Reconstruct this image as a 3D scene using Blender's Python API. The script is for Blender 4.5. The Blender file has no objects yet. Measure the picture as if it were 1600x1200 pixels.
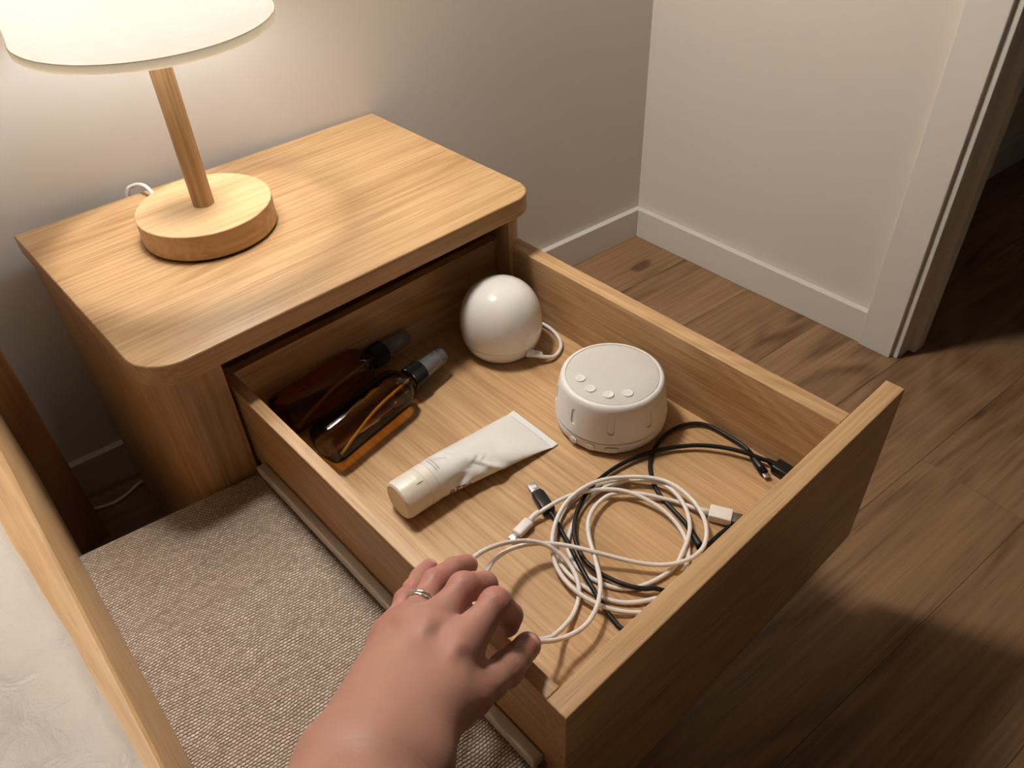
import bpy, bmesh, math, random
import numpy as np
from mathutils import Vector, Matrix, Euler

S = bpy.context.scene
COL = S.collection

# ------------------------------------------------------------------ camera, world, exposure
cam_d = bpy.data.cameras.new('camera')
cam_d.lens = 28.008
cam_d.sensor_width = 36.0
cam_d.clip_start = 0.02
cam = bpy.data.objects.new('camera', cam_d)
COL.objects.link(cam)
cam.location = (-0.11305, -1.00946, 0.88615)
cam.rotation_euler = (0.8546, 0.03687, -0.74555)
S.camera = cam

world = bpy.data.worlds.new('world')
S.world = world
world.use_nodes = True
world.node_tree.nodes['Background'].inputs[0].default_value = (0.02, 0.017, 0.015, 1)
world.node_tree.nodes['Background'].inputs[1].default_value = 1.0

S.view_settings.view_transform = 'Standard'
S.view_settings.look = 'None'
S.view_settings.gamma = 1
S.view_settings.use_curve_mapping = False
S.view_settings.exposure = 0.0
BULB_STRENGTH = 42.0
BULB_COLOR = (0.88, 0.965, 1.06)
FILL_STRENGTH = 142.0      # added fill lamp, unseen, on the wall above the nightstand
FILL_COLOR = (1.0, 0.925, 0.83)

# ------------------------------------------------------------------ helpers
def tag(o, label=None, cat=None, group=None, kind=None):
    if label: o['label'] = label
    if cat: o['category'] = cat
    if group: o['group'] = group
    if kind: o['kind'] = kind
    return o

def empty(name, loc, label, cat, rotz=0.0, group=None):
    o = bpy.data.objects.new(name, None)
    o.empty_display_size = 0.02
    COL.objects.link(o)
    o.location = loc
    o.rotation_euler = (0, 0, rotz)
    return tag(o, label, cat, group)

def world_of(o):
    m = Matrix.Identity(4)
    chain = []
    while o is not None:
        chain.append(o); o = o.parent
    for c in reversed(chain):
        m = m @ (Matrix.Translation(c.location) @ c.rotation_euler.to_matrix().to_4x4())
    return m

def link(name, me, mat, parent=None, smooth=False, local=False):
    """one mesh object; vertices are given in world space unless local=True"""
    if parent is not None and not local:
        me.transform(world_of(parent).inverted())
    o = bpy.data.objects.new(name, me)
    COL.objects.link(o)
    if parent is not None:
        o.parent = parent
    if mat is not None:
        for m in (mat if isinstance(mat, (list, tuple)) else [mat]):
            me.materials.append(m)
    if smooth:
        for p in me.polygons: p.use_smooth = True
    me.update()
    return o

def from_bm(bm, name='m'):
    bmesh.ops.recalc_face_normals(bm, faces=bm.faces)
    me = bpy.data.meshes.new(name)
    bm.to_mesh(me); bm.free()
    return me

def box_bm(bm, x0, x1, y0, y1, z0, z1, bev=0.0, seg=2, M=None):
    b = bmesh.new()
    bmesh.ops.create_cube(b, size=1)
    for v in b.verts:
        v.co = Vector(((x0+x1)/2+v.co.x*(x1-x0), (y0+y1)/2+v.co.y*(y1-y0), (z0+z1)/2+v.co.z*(z1-z0)))
    if bev:
        bmesh.ops.bevel(b, geom=b.edges[:], offset=bev, segments=seg, affect='EDGES', profile=0.5)
    if M is not None: b.transform(M)
    me = bpy.data.meshes.new('t'); b.to_mesh(me); b.free()
    bm.from_mesh(me); bpy.data.meshes.remove(me)
    return bm

def box(name, x0, x1, y0, y1, z0, z1, mat, parent=None, bev=0.001, seg=2, M=None):
    bm = bmesh.new(); box_bm(bm, x0, x1, y0, y1, z0, z1, bev, seg, M)
    return link(name, from_bm(bm), mat, parent)

def prism(poly, z0, z1, bev=0.0, seg=2):
    bm = bmesh.new()
    vs = [bm.verts.new((x, y, z0)) for x, y in poly]
    f = bm.faces.new(vs)
    r = bmesh.ops.extrude_face_region(bm, geom=[f])
    for v in r['geom']:
        if isinstance(v, bmesh.types.BMVert): v.co.z = z1
    bmesh.ops.recalc_face_normals(bm, faces=bm.faces)
    if bev:
        es = [e for e in bm.edges if abs(e.verts[0].co.z-e.verts[1].co.z) < 1e-7]
        bmesh.ops.bevel(bm, geom=es, offset=bev, segments=seg, affect='EDGES', profile=0.5)
    return bm

def arc(cx, cy, r, a0, a1, n=10):
    return [(cx+r*math.cos(math.radians(a0+(a1-a0)*i/n)), cy+r*math.sin(math.radians(a0+(a1-a0)*i/n))) for i in range(n+1)]

def lathe(prof, seg=64, M=None, caps=True):
    """profile [(r, z)...] spun about z"""
    bm = bmesh.new()
    rings = []
    for r, z in prof:
        if r < 1e-6: rings.append([bm.verts.new((0, 0, z))])
        else: rings.append([bm.verts.new((r*math.cos(2*math.pi*i/seg), r*math.sin(2*math.pi*i/seg), z)) for i in range(seg)])
    for a, b in zip(rings[:-1], rings[1:]):
        for i in range(seg):
            j = (i+1) % seg
            if len(a) == 1 and len(b) == 1: continue
            if len(a) == 1: bm.faces.new((a[0], b[j], b[i]))
            elif len(b) == 1: bm.faces.new((a[i], a[j], b[0]))
            else: bm.faces.new((a[i], a[j], b[j], b[i]))
    if caps:
        for R in (rings[0], rings[-1]):
            if len(R) > 1: bm.faces.new(R)
    if M is not None: bm.transform(M)
    return bm

def catmull(P, n=6):
    P = [Vector(p) for p in P]
    Q = [2*P[0]-P[1]] + P + [2*P[-1]-P[-2]]
    out = []
    for i in range(1, len(Q)-2):
        a, b, c, d = Q[i-1], Q[i], Q[i+1], Q[i+2]
        for k in range(n):
            t = k/n
            out.append(0.5*((2*b)+(c-a)*t+(2*a-5*b+4*c-d)*t*t+(3*b-a-3*c+d)*t**3))
    out.append(P[-1])
    return out

def clean(P, dmin=0.004):
    P = [Vector(p) for p in P]
    out = [P[0]]
    for p in P[1:]:
        d = p-out[-1]
        if d.length < dmin: continue
        if len(out) > 1 and d.normalized().dot((out[-1]-out[-2]).normalized()) < 0.1: continue
        out.append(p)
    for _ in range(2):
        q = [out[0]]+[(out[i-1]+out[i]*4+out[i+1])/6 for i in range(1, len(out)-1)]+[out[-1]]
        out = q
    return out

def tube_bm(bm, P, r, sides=10, n=5, radii=None):
    C = catmull(P, n) if n > 1 else [Vector(p) for p in P]
    T = [(C[min(i+1, len(C)-1)]-C[max(i-1, 0)]).normalized() for i in range(len(C))]
    up = Vector((0, 0, 1)) if abs(T[0].z) < 0.9 else Vector((1, 0, 0))
    nrm = (up-T[0]*up.dot(T[0])).normalized()
    rings = []
    for i, c in enumerate(C):
        nrm = (nrm-T[i]*nrm.dot(T[i])).normalized()
        bn = T[i].cross(nrm)
        rr = r if radii is None else radii(i/(len(C)-1))
        rings.append([bm.verts.new(c+(nrm*math.cos(2*math.pi*k/sides)+bn*math.sin(2*math.pi*k/sides))*rr) for k in range(sides)])
    for a, b in zip(rings[:-1], rings[1:]):
        for k in range(sides):
            j = (k+1) % sides
            f = bm.faces.new((a[k], a[j], b[j], b[k])); f.smooth = True
    bm.faces.new(rings[0][::-1]); bm.faces.new(rings[-1])
    return bm

def frame(o, xdir, zdir=(0, 0, 1)):
    x = Vector(xdir).normalized(); z = Vector(zdir); z = (z-x*z.dot(x)).normalized(); y = z.cross(x)
    return Matrix(((x.x, y.x, z.x, o[0]), (x.y, y.y, z.y, o[1]), (x.z, y.z, z.z, o[2]), (0, 0, 0, 1)))

def auto_smooth(o, deg=35):
    me = o.data
    for p in me.polygons: p.use_smooth = True
    bm = bmesh.new(); bm.from_mesh(me)
    for e in bm.edges:
        if len(e.link_faces) == 2 and e.calc_face_angle(0) > math.radians(deg): e.smooth = False
    bm.to_mesh(me); bm.free()
    return o

# ------------------------------------------------------------------ materials
def nt(name):
    m = bpy.data.materials.new(name); m.use_nodes = True
    t = m.node_tree; b = t.nodes['Principled BSDF']
    return m, t, b

def node(t, kind, **kw):
    n = t.nodes.new(kind)
    for k, v in kw.items():
        if k.startswith('i_'): n.inputs[int(k[2:]) if k[2:].isdigit() else k[2:].replace('_', ' ')].default_value = v
        else: setattr(n, k, v)
    return n

def math_n(t, op, a, b=None):
    n = node(t, 'ShaderNodeMath', operation=op)
    for i, v in enumerate((a, b)):
        if v is None: continue
        if isinstance(v, (int, float)): n.inputs[i].default_value = v
        else: t.links.new(v, n.inputs[i])
    return n.outputs[0]

def plain(name, col, rough=0.5, metal=0.0, spec=0.5, bump=0.0, bscale=300, coat=0.0, sss=0.0, var=0.03):
    m, t, b = nt(name)
    tc = node(t, 'ShaderNodeTexCoord')
    nz = node(t, 'ShaderNodeTexNoise', i_Scale=bscale, i_Detail=3.0)
    t.links.new(tc.outputs['Object'], nz.inputs['Vector'])
    lo = node(t, 'ShaderNodeTexNoise', i_Scale=9.0, i_Detail=2.0)
    t.links.new(tc.outputs['Object'], lo.inputs['Vector'])
    mx = node(t, 'ShaderNodeMixRGB', blend_type='MIX')
    mx.inputs[1].default_value = (*[c*(1-var) for c in col], 1); mx.inputs[2].default_value = (*[min(1, c*(1+var)) for c in col], 1)
    t.links.new(lo.outputs[0], mx.inputs[0]); t.links.new(mx.outputs[0], b.inputs['Base Color'])
    b.inputs['Roughness'].default_value = rough; b.inputs['Metallic'].default_value = metal
    b.inputs['Specular IOR Level'].default_value = spec
    b.inputs['Coat Weight'].default_value = coat; b.inputs['Coat Roughness'].default_value = 0.08
    if sss:
        b.inputs['Subsurface Weight'].default_value = sss; b.inputs['Subsurface Radius'].default_value = (0.004, 0.003, 0.002); b.inputs['Subsurface Scale'].default_value = 1.0
    if bump:
        bp = node(t, 'ShaderNodeBump', i_Strength=bump, i_Distance=0.0005)
        t.links.new(nz.outputs[0], bp.inputs['Height']); t.links.new(bp.outputs[0], b.inputs['Normal'])
    return m

def wood(name, axis, light, dark, rough=0.4, ring=0.5, streak=0.5, pore=0.5, fig=1.0, knots=0.0, rand=0.0, bump=0.25, spec=0.36, freq=1.0):
    m, t, b = nt(name)
    L = t.links.new
    tc = node(t, 'ShaderNodeTexCoord'); oi = node(t, 'ShaderNodeObjectInfo')
    off = node(t, 'ShaderNodeVectorMath', operation='ADD')
    sc = node(t, 'ShaderNodeVectorMath', operation='SCALE'); sc.inputs[0].default_value = (7.3, 5.1, 3.7)
    L(oi.outputs['Random'], sc.inputs['Scale']); L(tc.outputs['Object'], off.inputs[0]); L(sc.outputs[0], off.inputs[1])
    def mp(al, ac):
        s = [ac, ac, ac]; s['xyz'.index(axis)] = al
        n = node(t, 'ShaderNodeMapping'); n.inputs['Scale'].default_value = s
        L(off.outputs[0], n.inputs['Vector']); return n.outputs[0]
    def noise(v, detail=2.0, dist=0.0, rough_=0.5):
        n = node(t, 'ShaderNodeTexNoise', i_Scale=1.0, i_Detail=detail, i_Distortion=dist); n.inputs['Roughness'].default_value = rough_
        L(v, n.inputs['Vector']); return n.outputs[0]
    def ramp(v, a, c_):
        n = node(t, 'ShaderNodeMapRange', clamp=True); n.inputs[1].default_value = a; n.inputs[2].default_value = c_
        L(v, n.inputs[0]); return n.outputs[0]
    fine = noise(mp(8*freq, 300*freq), 3.0, 0.15)
    mid = noise(mp(1.8*freq, 58*freq), 3.0, 0.4)
    rings_src = noise(mp(1.3*fig, 7.0*fig), 2.0, 0.35)
    rings = math_n(t, 'SINE', math_n(t, 'MULTIPLY', rings_src, 95.0))
    rings = math_n(t, 'ADD', math_n(t, 'MULTIPLY', rings, 0.5), 0.5)
    broad = noise(mp(0.9, 11.0), 2.0, 0.3)
    pores = ramp(noise(mp(24*freq, 620*freq), 1.0), 0.62, 0.74)
    f = math_n(t, 'MULTIPLY', ramp(fine, 0.36, 0.66), streak*0.60)
    f = math_n(t, 'ADD', f, math_n(t, 'MULTIPLY', ramp(mid, 0.25, 0.75), streak*0.32))
    f = math_n(t, 'ADD', f, math_n(t, 'MULTIPLY', math_n(t, 'MULTIPLY', rings, ramp(broad, 0.35, 0.65)), ring*0.6))
    f = math_n(t, 'ADD', f, math_n(t, 'MULTIPLY', pores, pore*0.45))
    f = math_n(t, 'ADD', f, math_n(t, 'MULTIPLY', ramp(broad, 0.25, 0.75), 0.18))
    if rand:
        f = math_n(t, 'ADD', f, math_n(t, 'MULTIPLY', math_n(t, 'SUBTRACT', oi.outputs['Random'], 0.5), rand))
    if knots:
        vo = node(t, 'ShaderNodeTexVoronoi', feature='F1', i_Scale=1.0)
        wob = node(t, 'ShaderNodeVectorMath', operation='ADD'); L(mp(2.6, 5.2), wob.inputs[0])
        wn = node(t, 'ShaderNodeTexNoise', i_Scale=9.0); L(off.outputs[0], wn.inputs['Vector'])
        ws = node(t, 'ShaderNodeVectorMath', operation='SCALE'); L(wn.outputs['Color'], ws.inputs[0]); ws.inputs['Scale'].default_value = 0.10
        L(ws.outputs[0], wob.inputs[1]); L(wob.outputs[0], vo.inputs['Vector'])
        k = ramp(vo.outputs['Distance'], 0.085, 0.02)
        k2 = ramp(vo.outputs['Distance'], 0.30, 0.05)
        f = math_n(t, 'ADD', f, math_n(t, 'ADD', math_n(t, 'MULTIPLY', k, knots), math_n(t, 'MULTIPLY', k2, 0.22*knots)))
    fac = math_n(t, 'MINIMUM', math_n(t, 'MAXIMUM', f, 0.0), 1.25)
    mx = node(t, 'ShaderNodeMixRGB'); mx.use_clamp = False
    mx.inputs[1].default_value = (*light, 1); mx.inputs[2].default_value = (*dark, 1)
    L(fac, mx.inputs[0]); L(mx.outputs[0], b.inputs['Base Color'])
    rr = math_n(t, 'ADD', math_n(t, 'MULTIPLY', fine, 0.16), rough-0.08)
    L(rr, b.inputs['Roughness']); b.inputs['Specular IOR Level'].default_value = spec
    bp = node(t, 'ShaderNodeBump', i_Strength=bump, i_Distance=0.0006)
    h = math_n(t, 'SUBTRACT', 1.0, math_n(t, 'ADD', math_n(t, 'MULTIPLY', pores, 0.6), math_n(t, 'MULTIPLY', fine, 0.6)))
    L(h, bp.inputs['Height']); L(bp.outputs[0], b.inputs['Normal'])
    return m

OAK_L, OAK_D = (0.64, 0.42, 0.225), (0.31, 0.165, 0.066)
M = {}
for ax in 'xyz':
    M['oak_'+ax] = wood('oak_'+ax, ax, OAK_L, OAK_D, 0.40, ring=0.45, streak=0.65, pore=0.4)
M['rail_oak'] = wood('rail_oak', 'y', (0.62, 0.41, 0.215), (0.38, 0.215, 0.095), 0.45, ring=0.3, streak=0.65, pore=0.6)
M['head_oak_shade'] = wood('head_oak_shade', 'z', (0.42, 0.22, 0.09), (0.20, 0.085, 0.03), 0.5, ring=0.3, streak=0.5)  # bed oak with the headboard's shade darkened into its colour
M['pine_x'] = wood('pine_x', 'x', (0.72, 0.50, 0.28), (0.40, 0.215, 0.085), 0.45, ring=0.55, streak=0.5, pore=0.05, fig=2.2, freq=0.5)
M['pine_z'] = wood('pine_z', 'z', (0.66, 0.43, 0.225), (0.30, 0.15, 0.055), 0.45, ring=0.25, streak=0.8, pore=0.3, freq=0.9)
M['floor'] = wood('floor_oak', 'x', (0.38, 0.23, 0.125), (0.125, 0.062, 0.028), 0.46, ring=0.75, streak=0.5, pore=0.45, fig=0.8, knots=1.0, rand=0.30, bump=0.2, spec=0.35, freq=0.55)
M['wall'] = plain('wall_paint', (0.70, 0.650, 0.59), 0.85, bump=0.25, bscale=420, spec=0.2, var=0.012)
M['trim'] = plain('trim_paint', (0.74, 0.705, 0.655), 0.45, bump=0.05, bscale=200, var=0.01)
M['ceil'] = plain('ceiling_paint', (0.80, 0.78, 0.75), 0.9, var=0.01)
M['white'] = plain('white_plastic', (0.80, 0.775, 0.755), 0.38, bump=0.04, bscale=900, var=0.01, sss=0.05)
M['gloss'] = plain('glossy_white_plastic', (0.88, 0.865, 0.845), 0.16, coat=0.4, var=0.008, sss=0.1)
M['tube'] = plain('tube_laminate', (0.80, 0.79, 0.765), 0.22, coat=0.3, var=0.01)
M['cap'] = plain('cap_plastic', (0.80, 0.745, 0.66), 0.35, var=0.01, sss=0.05)
M['ink'] = plain('maroon_ink', (0.10, 0.035, 0.045), 0.5)
M['ink2'] = plain('grey_ink', (0.12, 0.12, 0.14), 0.5)
M['wcord'] = plain('white_cable_jacket', (0.80, 0.755, 0.72), 0.42, var=0.02)
M['bcord'] = plain('black_cable_jacket', (0.008, 0.0075, 0.008), 0.42, var=0.05, spec=0.3)
M['black'] = plain('black_plastic', (0.008, 0.0078, 0.008), 0.32, var=0.05, spec=0.35)
M['steel'] = plain('plug_metal', (0.72, 0.72, 0.73), 0.25, metal=1.0)
M['darksteel'] = plain('dark_plug_metal', (0.22, 0.19, 0.18), 0.35, metal=0.9)
M['silver'] = plain('ring_silver', (0.86, 0.80, 0.72), 0.14, metal=1.0)
M['slide'] = plain('slide_enamel', (0.62, 0.56, 0.49), 0.4, metal=0.15)
M['rubber'] = plain('foot_rubber', (0.012, 0.008, 0.007), 0.7)
M['seal'] = plain('tube_crimp', (0.80, 0.81, 0.82), 0.3)
M['pump'] = plain('pump_blue_black', (0.055, 0.065, 0.085), 0.4)

def grille_mat():
    m, t, b = nt('speaker_mesh'); L = t.links.new
    tc = node(t, 'ShaderNodeTexCoord')
    mp = node(t, 'ShaderNodeMapping'); mp.inputs['Scale'].default_value = (1, 1, 0); mp.inputs['Rotation'].default_value = (0, 0, 0.4)
    L(tc.outputs['Object'], mp.inputs['Vector'])
    v = node(t, 'ShaderNodeTexVoronoi', i_Scale=900.0, i_Randomness=0.12); L(mp.outputs[0], v.inputs['Vector'])
    r = node(t, 'ShaderNodeMapRange', clamp=True); r.inputs[1].default_value = 0.15; r.inputs[2].default_value = 0.45
    L(v.outputs['Distance'], r.inputs[0])
    mx = node(t, 'ShaderNodeMixRGB'); mx.inputs[1].default_value = (0.56, 0.535, 0.50, 1); mx.inputs[2].default_value = (0.69, 0.665, 0.63, 1)
    L(r.outputs[0], mx.inputs[0]); L(mx.outputs[0], b.inputs['Base Color'])
    b.inputs['Roughness'].default_value = 0.6
    bp = node(t, 'ShaderNodeBump', i_Strength=0.5, i_Distance=0.0006); L(r.outputs[0], bp.inputs['Height']); L(bp.outputs[0], b.inputs['Normal'])
    return m
M['grille'] = grille_mat()

def weave_mat():
    m, t, b = nt('chunky_weave'); L = t.links.new
    tc = node(t, 'ShaderNodeTexCoord')
    wob = node(t, 'ShaderNodeTexNoise', i_Scale=14.0, i_Detail=3.0); L(tc.outputs['Object'], wob.inputs['Vector'])
    ws = node(t, 'ShaderNodeVectorMath', operation='SCALE'); L(wob.outputs['Color'], ws.inputs[0]); ws.inputs['Scale'].default_value = 0.014
    ad = node(t, 'ShaderNodeVectorMath', operation='ADD'); L(tc.outputs['Object'], ad.inputs[0]); L(ws.outputs[0], ad.inputs[1])
    mp = node(t, 'ShaderNodeMapping'); mp.inputs['Rotation'].default_value = (0, 0, 0.10); L(ad.outputs[0], mp.inputs['Vector'])
    sp = node(t, 'ShaderNodeSeparateXYZ'); L(mp.outputs[0], sp.inputs[0])
    px, py = 0.0038, 0.0027
    u = math_n(t, 'DIVIDE', sp.outputs[0], px); v = math_n(t, 'DIVIDE', sp.outputs[1], py)
    row = math_n(t, 'FLOOR', v)
    shift = math_n(t, 'MULTIPLY', math_n(t, 'MODULO', row, 2.0), 0.5)
    fu = math_n(t, 'SUBTRACT', math_n(t, 'FRACT', math_n(t, 'ADD', u, shift)), 0.5)
    fv = math_n(t, 'SUBTRACT', math_n(t, 'FRACT', v), 0.5)
    d = math_n(t, 'ADD', math_n(t, 'MULTIPLY', math_n(t, 'MULTIPLY', fu, fu), 2.6), math_n(t, 'MULTIPLY', math_n(t, 'MULTIPLY', fv, fv), 3.4))
    h = math_n(t, 'MAXIMUM', math_n(t, 'SUBTRACT', 1.0, d), 0.0)
    cell = node(t, 'ShaderNodeTexWhiteNoise', noise_dimensions='2D')
    cb = node(t, 'ShaderNodeCombineXYZ'); L(math_n(t, 'FLOOR', math_n(t, 'ADD', u, shift)), cb.inputs[0]); L(row, cb.inputs[1]); L(cb.outputs[0], cell.inputs['Vector'])
    thread = node(t, 'ShaderNodeTexNoise', i_Scale=1.0, i_Detail=2.0)
    mt = node(t, 'ShaderNodeMapping'); mt.inputs['Scale'].default_value = (30, 300, 1); L(mp.outputs[0], mt.inputs['Vector']); L(mt.outputs[0], thread.inputs['Vector'])
    f = math_n(t, 'ADD', math_n(t, 'MULTIPLY', cell.outputs['Value'], 0.45), math_n(t, 'MULTIPLY', thread.outputs[0], 0.55))
    c1 = node(t, 'ShaderNodeMixRGB'); c1.inputs[1].default_value = (0.36, 0.275, 0.21, 1); c1.inputs[2].default_value = (0.86, 0.74, 0.63, 1)
    L(f, c1.inputs[0])
    c2 = node(t, 'ShaderNodeMixRGB'); c2.inputs[1].default_value = (0.15, 0.105, 0.078, 1)
    r = node(t, 'ShaderNodeMapRange', clamp=True); r.inputs[1].default_value = 0.15; r.inputs[2].default_value = 0.6; L(h, r.inputs[0])
    L(r.outputs[0], c2.inputs[0]); L(c1.outputs[0], c2.inputs[2]); L(c2.outputs[0], b.inputs['Base Color'])
    b.inputs['Roughness'].default_value = 0.9; b.inputs['Specular IOR Level'].default_value = 0.15
    bp = node(t, 'ShaderNodeBump', i_Strength=0.9, i_Distance=0.0012); L(h, bp.inputs['Height']); L(bp.outputs[0], b.inputs['Normal'])
    return m
M['weave'] = weave_mat()

def cloth_mat(name, col, scale=900):
    m, t, b = nt(name); L = t.links.new
    tc = node(t, 'ShaderNodeTexCoord')
    n1 = node(t, 'ShaderNodeTexNoise', i_Scale=38.0, i_Detail=5.0, i_Distortion=1.2); L(tc.outputs['Object'], n1.inputs['Vector'])
    n2 = node(t, 'ShaderNodeTexNoise', i_Scale=float(scale), i_Detail=2.0); L(tc.outputs['Object'], n2.inputs['Vector'])
    h = math_n(t, 'ADD', math_n(t, 'MULTIPLY', n1.outputs[0], 3.0), math_n(t, 'MULTIPLY', n2.outputs[0], 0.25))
    b.inputs['Base Color'].default_value = (*col, 1); b.inputs['Roughness'].default_value = 0.85; b.inputs['Specular IOR Level'].default_value = 0.2
    b.inputs['Sheen Weight'].default_value = 0.15
    bp = node(t, 'ShaderNodeBump', i_Strength=0.7, i_Distance=0.0016); L(h, bp.inputs['Height']); L(bp.outputs[0], b.inputs['Normal'])
    return m
M['sheet'] = cloth_mat('cotton_sheet', (0.60, 0.55, 0.505))

def shade_mat(name, col, tr=0.5):
    m = bpy.data.materials.new(name); m.use_nodes = True; t = m.node_tree; t.nodes.clear(); L = t.links.new
    o = node(t, 'ShaderNodeOutputMaterial'); mx = node(t, 'ShaderNodeMixShader'); mx.inputs[0].default_value = tr
    d = node(t, 'ShaderNodeBsdfDiffuse'); tl = node(t, 'ShaderNodeBsdfTranslucent')
    tc = node(t, 'ShaderNodeTexCoord'); mp = node(t, 'ShaderNodeMapping'); mp.inputs['Scale'].default_value = (60, 60, 600)
    n = node(t, 'ShaderNodeTexNoise', i_Scale=1.0, i_Detail=3.0); L(tc.outputs['Object'], mp.inputs[0]); L(mp.outputs[0], n.inputs['Vector'])
    c = node(t, 'ShaderNodeMixRGB'); c.inputs[1].default_value = (*[x*0.88 for x in col], 1); c.inputs[2].default_value = (*col, 1)
    L(n.outputs[0], c.inputs[0]); L(c.outputs[0], d.inputs[0]); L(c.outputs[0], tl.inputs[0])
    L(d.outputs[0], mx.inputs[1]); L(tl.outputs[0], mx.inputs[2]); L(mx.outputs[0], o.inputs[0])
    return m
M['shade'] = shade_mat('lamp_shade_linen', (0.88, 0.81, 0.69), 0.30)
M['shade_trim'] = shade_mat('lamp_shade_binding', (0.74, 0.63, 0.46), 0.20)

def thin_glass(name, col, body=None, bodyfac=0.0, rough=0.03, ior=1.5):
    """thin walled glass or clear plastic: tinted pass-through, fresnel gloss, some milky body"""
    m = bpy.data.materials.new(name); m.use_nodes = True; t = m.node_tree; t.nodes.clear(); L = t.links.new
    o = node(t, 'ShaderNodeOutputMaterial'); mx = node(t, 'ShaderNodeMixShader')
    tr = node(t, 'ShaderNodeBsdfTransparent'); gl = node(t, 'ShaderNodeBsdfGlossy'); gl.inputs['Roughness'].default_value = rough
    tc = node(t, 'ShaderNodeTexCoord'); n = node(t, 'ShaderNodeTexNoise', i_Scale=30.0); L(tc.outputs['Object'], n.inputs['Vector'])
    c = node(t, 'ShaderNodeMixRGB'); c.inputs[1].default_value = (*[x*0.9 for x in col], 1); c.inputs[2].default_value = (*[min(1, x*1.08) for x in col], 1)
    L(n.outputs[0], c.inputs[0]); L(c.outputs[0], tr.inputs[0])
    fr = node(t, 'ShaderNodeFresnel', i_IOR=ior)
    base = tr.outputs[0]
    if body:
        df = node(t, 'ShaderNodeBsdfDiffuse'); df.inputs[0].default_value = (*body, 1)
        m2 = node(t, 'ShaderNodeMixShader'); m2.inputs[0].default_value = bodyfac; L(tr.outputs[0], m2.inputs[1]); L(df.outputs[0], m2.inputs[2]); base = m2.outputs[0]
    L(fr.outputs[0], mx.inputs[0]); L(base, mx.inputs[1]); L(gl.outputs[0], mx.inputs[2]); L(mx.outputs[0], o.inputs[0])
    return m
M['amber'] = thin_glass('amber_glass', (0.72, 0.49, 0.165))
M['clear'] = thin_glass('clear_plastic', (0.84, 0.85, 0.87), (0.78, 0.80, 0.84), 0.22, 0.12, 1.45)
M['dip'] = plain('dip_tube_plastic', (0.75, 0.62, 0.40), 0.4)
M['gem'] = plain('ring_stone', (0.9, 0.88, 0.84), 0.05, metal=0.6, coat=1.0)

def skin_mat():
    m, t, b = nt('skin'); L = t.links.new
    tc = node(t, 'ShaderNodeTexCoord')
    n1 = node(t, 'ShaderNodeTexNoise', i_Scale=26.0, i_Detail=4.0); L(tc.outputs['Object'], n1.inputs['Vector'])
    mx = node(t, 'ShaderNodeMixRGB'); mx.inputs[1].default_value = (0.44, 0.245, 0.187, 1); mx.inputs[2].default_value = (0.40, 0.198, 0.155, 1)
    L(n1.outputs[0], mx.inputs[0])
    at = node(t, 'ShaderNodeAttribute', attribute_name='flush'); fl = node(t, 'ShaderNodeMixRGB'); fl.inputs[2].default_value = (0.44, 0.160, 0.140, 1)
    L(math_n(t, 'MULTIPLY', at.outputs['Fac'], 0.75), fl.inputs[0]); L(mx.outputs[0], fl.inputs[1]); L(fl.outputs[0], b.inputs['Base Color'])
    b.inputs['Roughness'].default_value = 0.5; b.inputs['Specular IOR Level'].default_value = 0.35
    b.inputs['Subsurface Weight'].default_value = 0.25; b.inputs['Subsurface Radius'].default_value = (0.006, 0.0022, 0.0012); b.inputs['Subsurface Scale'].default_value = 1.0
    v = node(t, 'ShaderNodeTexVoronoi', i_Scale=650.0); L(tc.outputs['Object'], v.inputs['Vector'])
    n2 = node(t, 'ShaderNodeTexNoise', i_Scale=170.0, i_Detail=3.0); L(tc.outputs['Object'], n2.inputs['Vector'])
    h = math_n(t, 'ADD', math_n(t, 'MULTIPLY', v.outputs['Distance'], 0.5), n2.outputs[0])
    bp = node(t, 'ShaderNodeBump', i_Strength=0.22, i_Distance=0.0008); L(h, bp.inputs['Height']); L(bp.outputs[0], b.inputs['Normal'])
    return m
M['skin'] = skin_mat()
M['nail'] = plain('fingernail', (0.60, 0.38, 0.325), 0.25, coat=0.5, sss=0.1)

def bulb_mat(name, col, st):
    m = bpy.data.materials.new(name); m.use_nodes = True; t = m.node_tree; t.nodes.clear()
    e = node(t, 'ShaderNodeEmission'); e.inputs[0].default_value = (*col, 1); e.inputs[1].default_value = st
    o = node(t, 'ShaderNodeOutputMaterial'); t.links.new(e.outputs[0], o.inputs[0])
    return m
M['bulb'] = bulb_mat('lit_bulb', BULB_COLOR, BULB_STRENGTH)
M['globe'] = bulb_mat('fill_globe', FILL_COLOR, FILL_STRENGTH)
# ------------------------------------------------------------------ room shell
TH = -0.0864                       # the back wall is not quite parallel to the nightstand
CX, CY = 1.0665, -0.0746           # inner corner of the two baseboards
def bw(u, v, z):                   # back-wall frame: u along the wall, v out of it
    return Vector((CX+u*math.cos(TH)-v*math.sin(TH), CY+u*math.sin(TH)+v*math.cos(TH), z))
MBW = Matrix.Translation((CX, CY, 0)) @ Matrix.Rotation(TH, 4, 'Z')
TR = math.atan2(1.059-1.0665, 0.648-0.0746)   # lean of the right wall
MRW = Matrix.Translation((CX, CY, 0)) @ Matrix.Rotation(TR, 4, 'Z')
BB = 0.0632; BT = 0.013

def struct(name, me, mat, parent=None):
    o = link(name, me, mat, parent)
    if parent is None: o['kind'] = 'structure'
    return o
def sbox(name, x0, x1, y0, y1, z0, z1, mat, Mx=None, bev=0.0, parent=None):
    bm = bmesh.new(); box_bm(bm, x0, x1, y0, y1, z0, z1, bev, 2, Mx)
    return struct(name, from_bm(bm), mat, parent)

sbox('wall_back', -4.0, BT+0.10, BT, BT+0.10, -0.02, 2.45, M['wall'], MBW)
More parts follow.
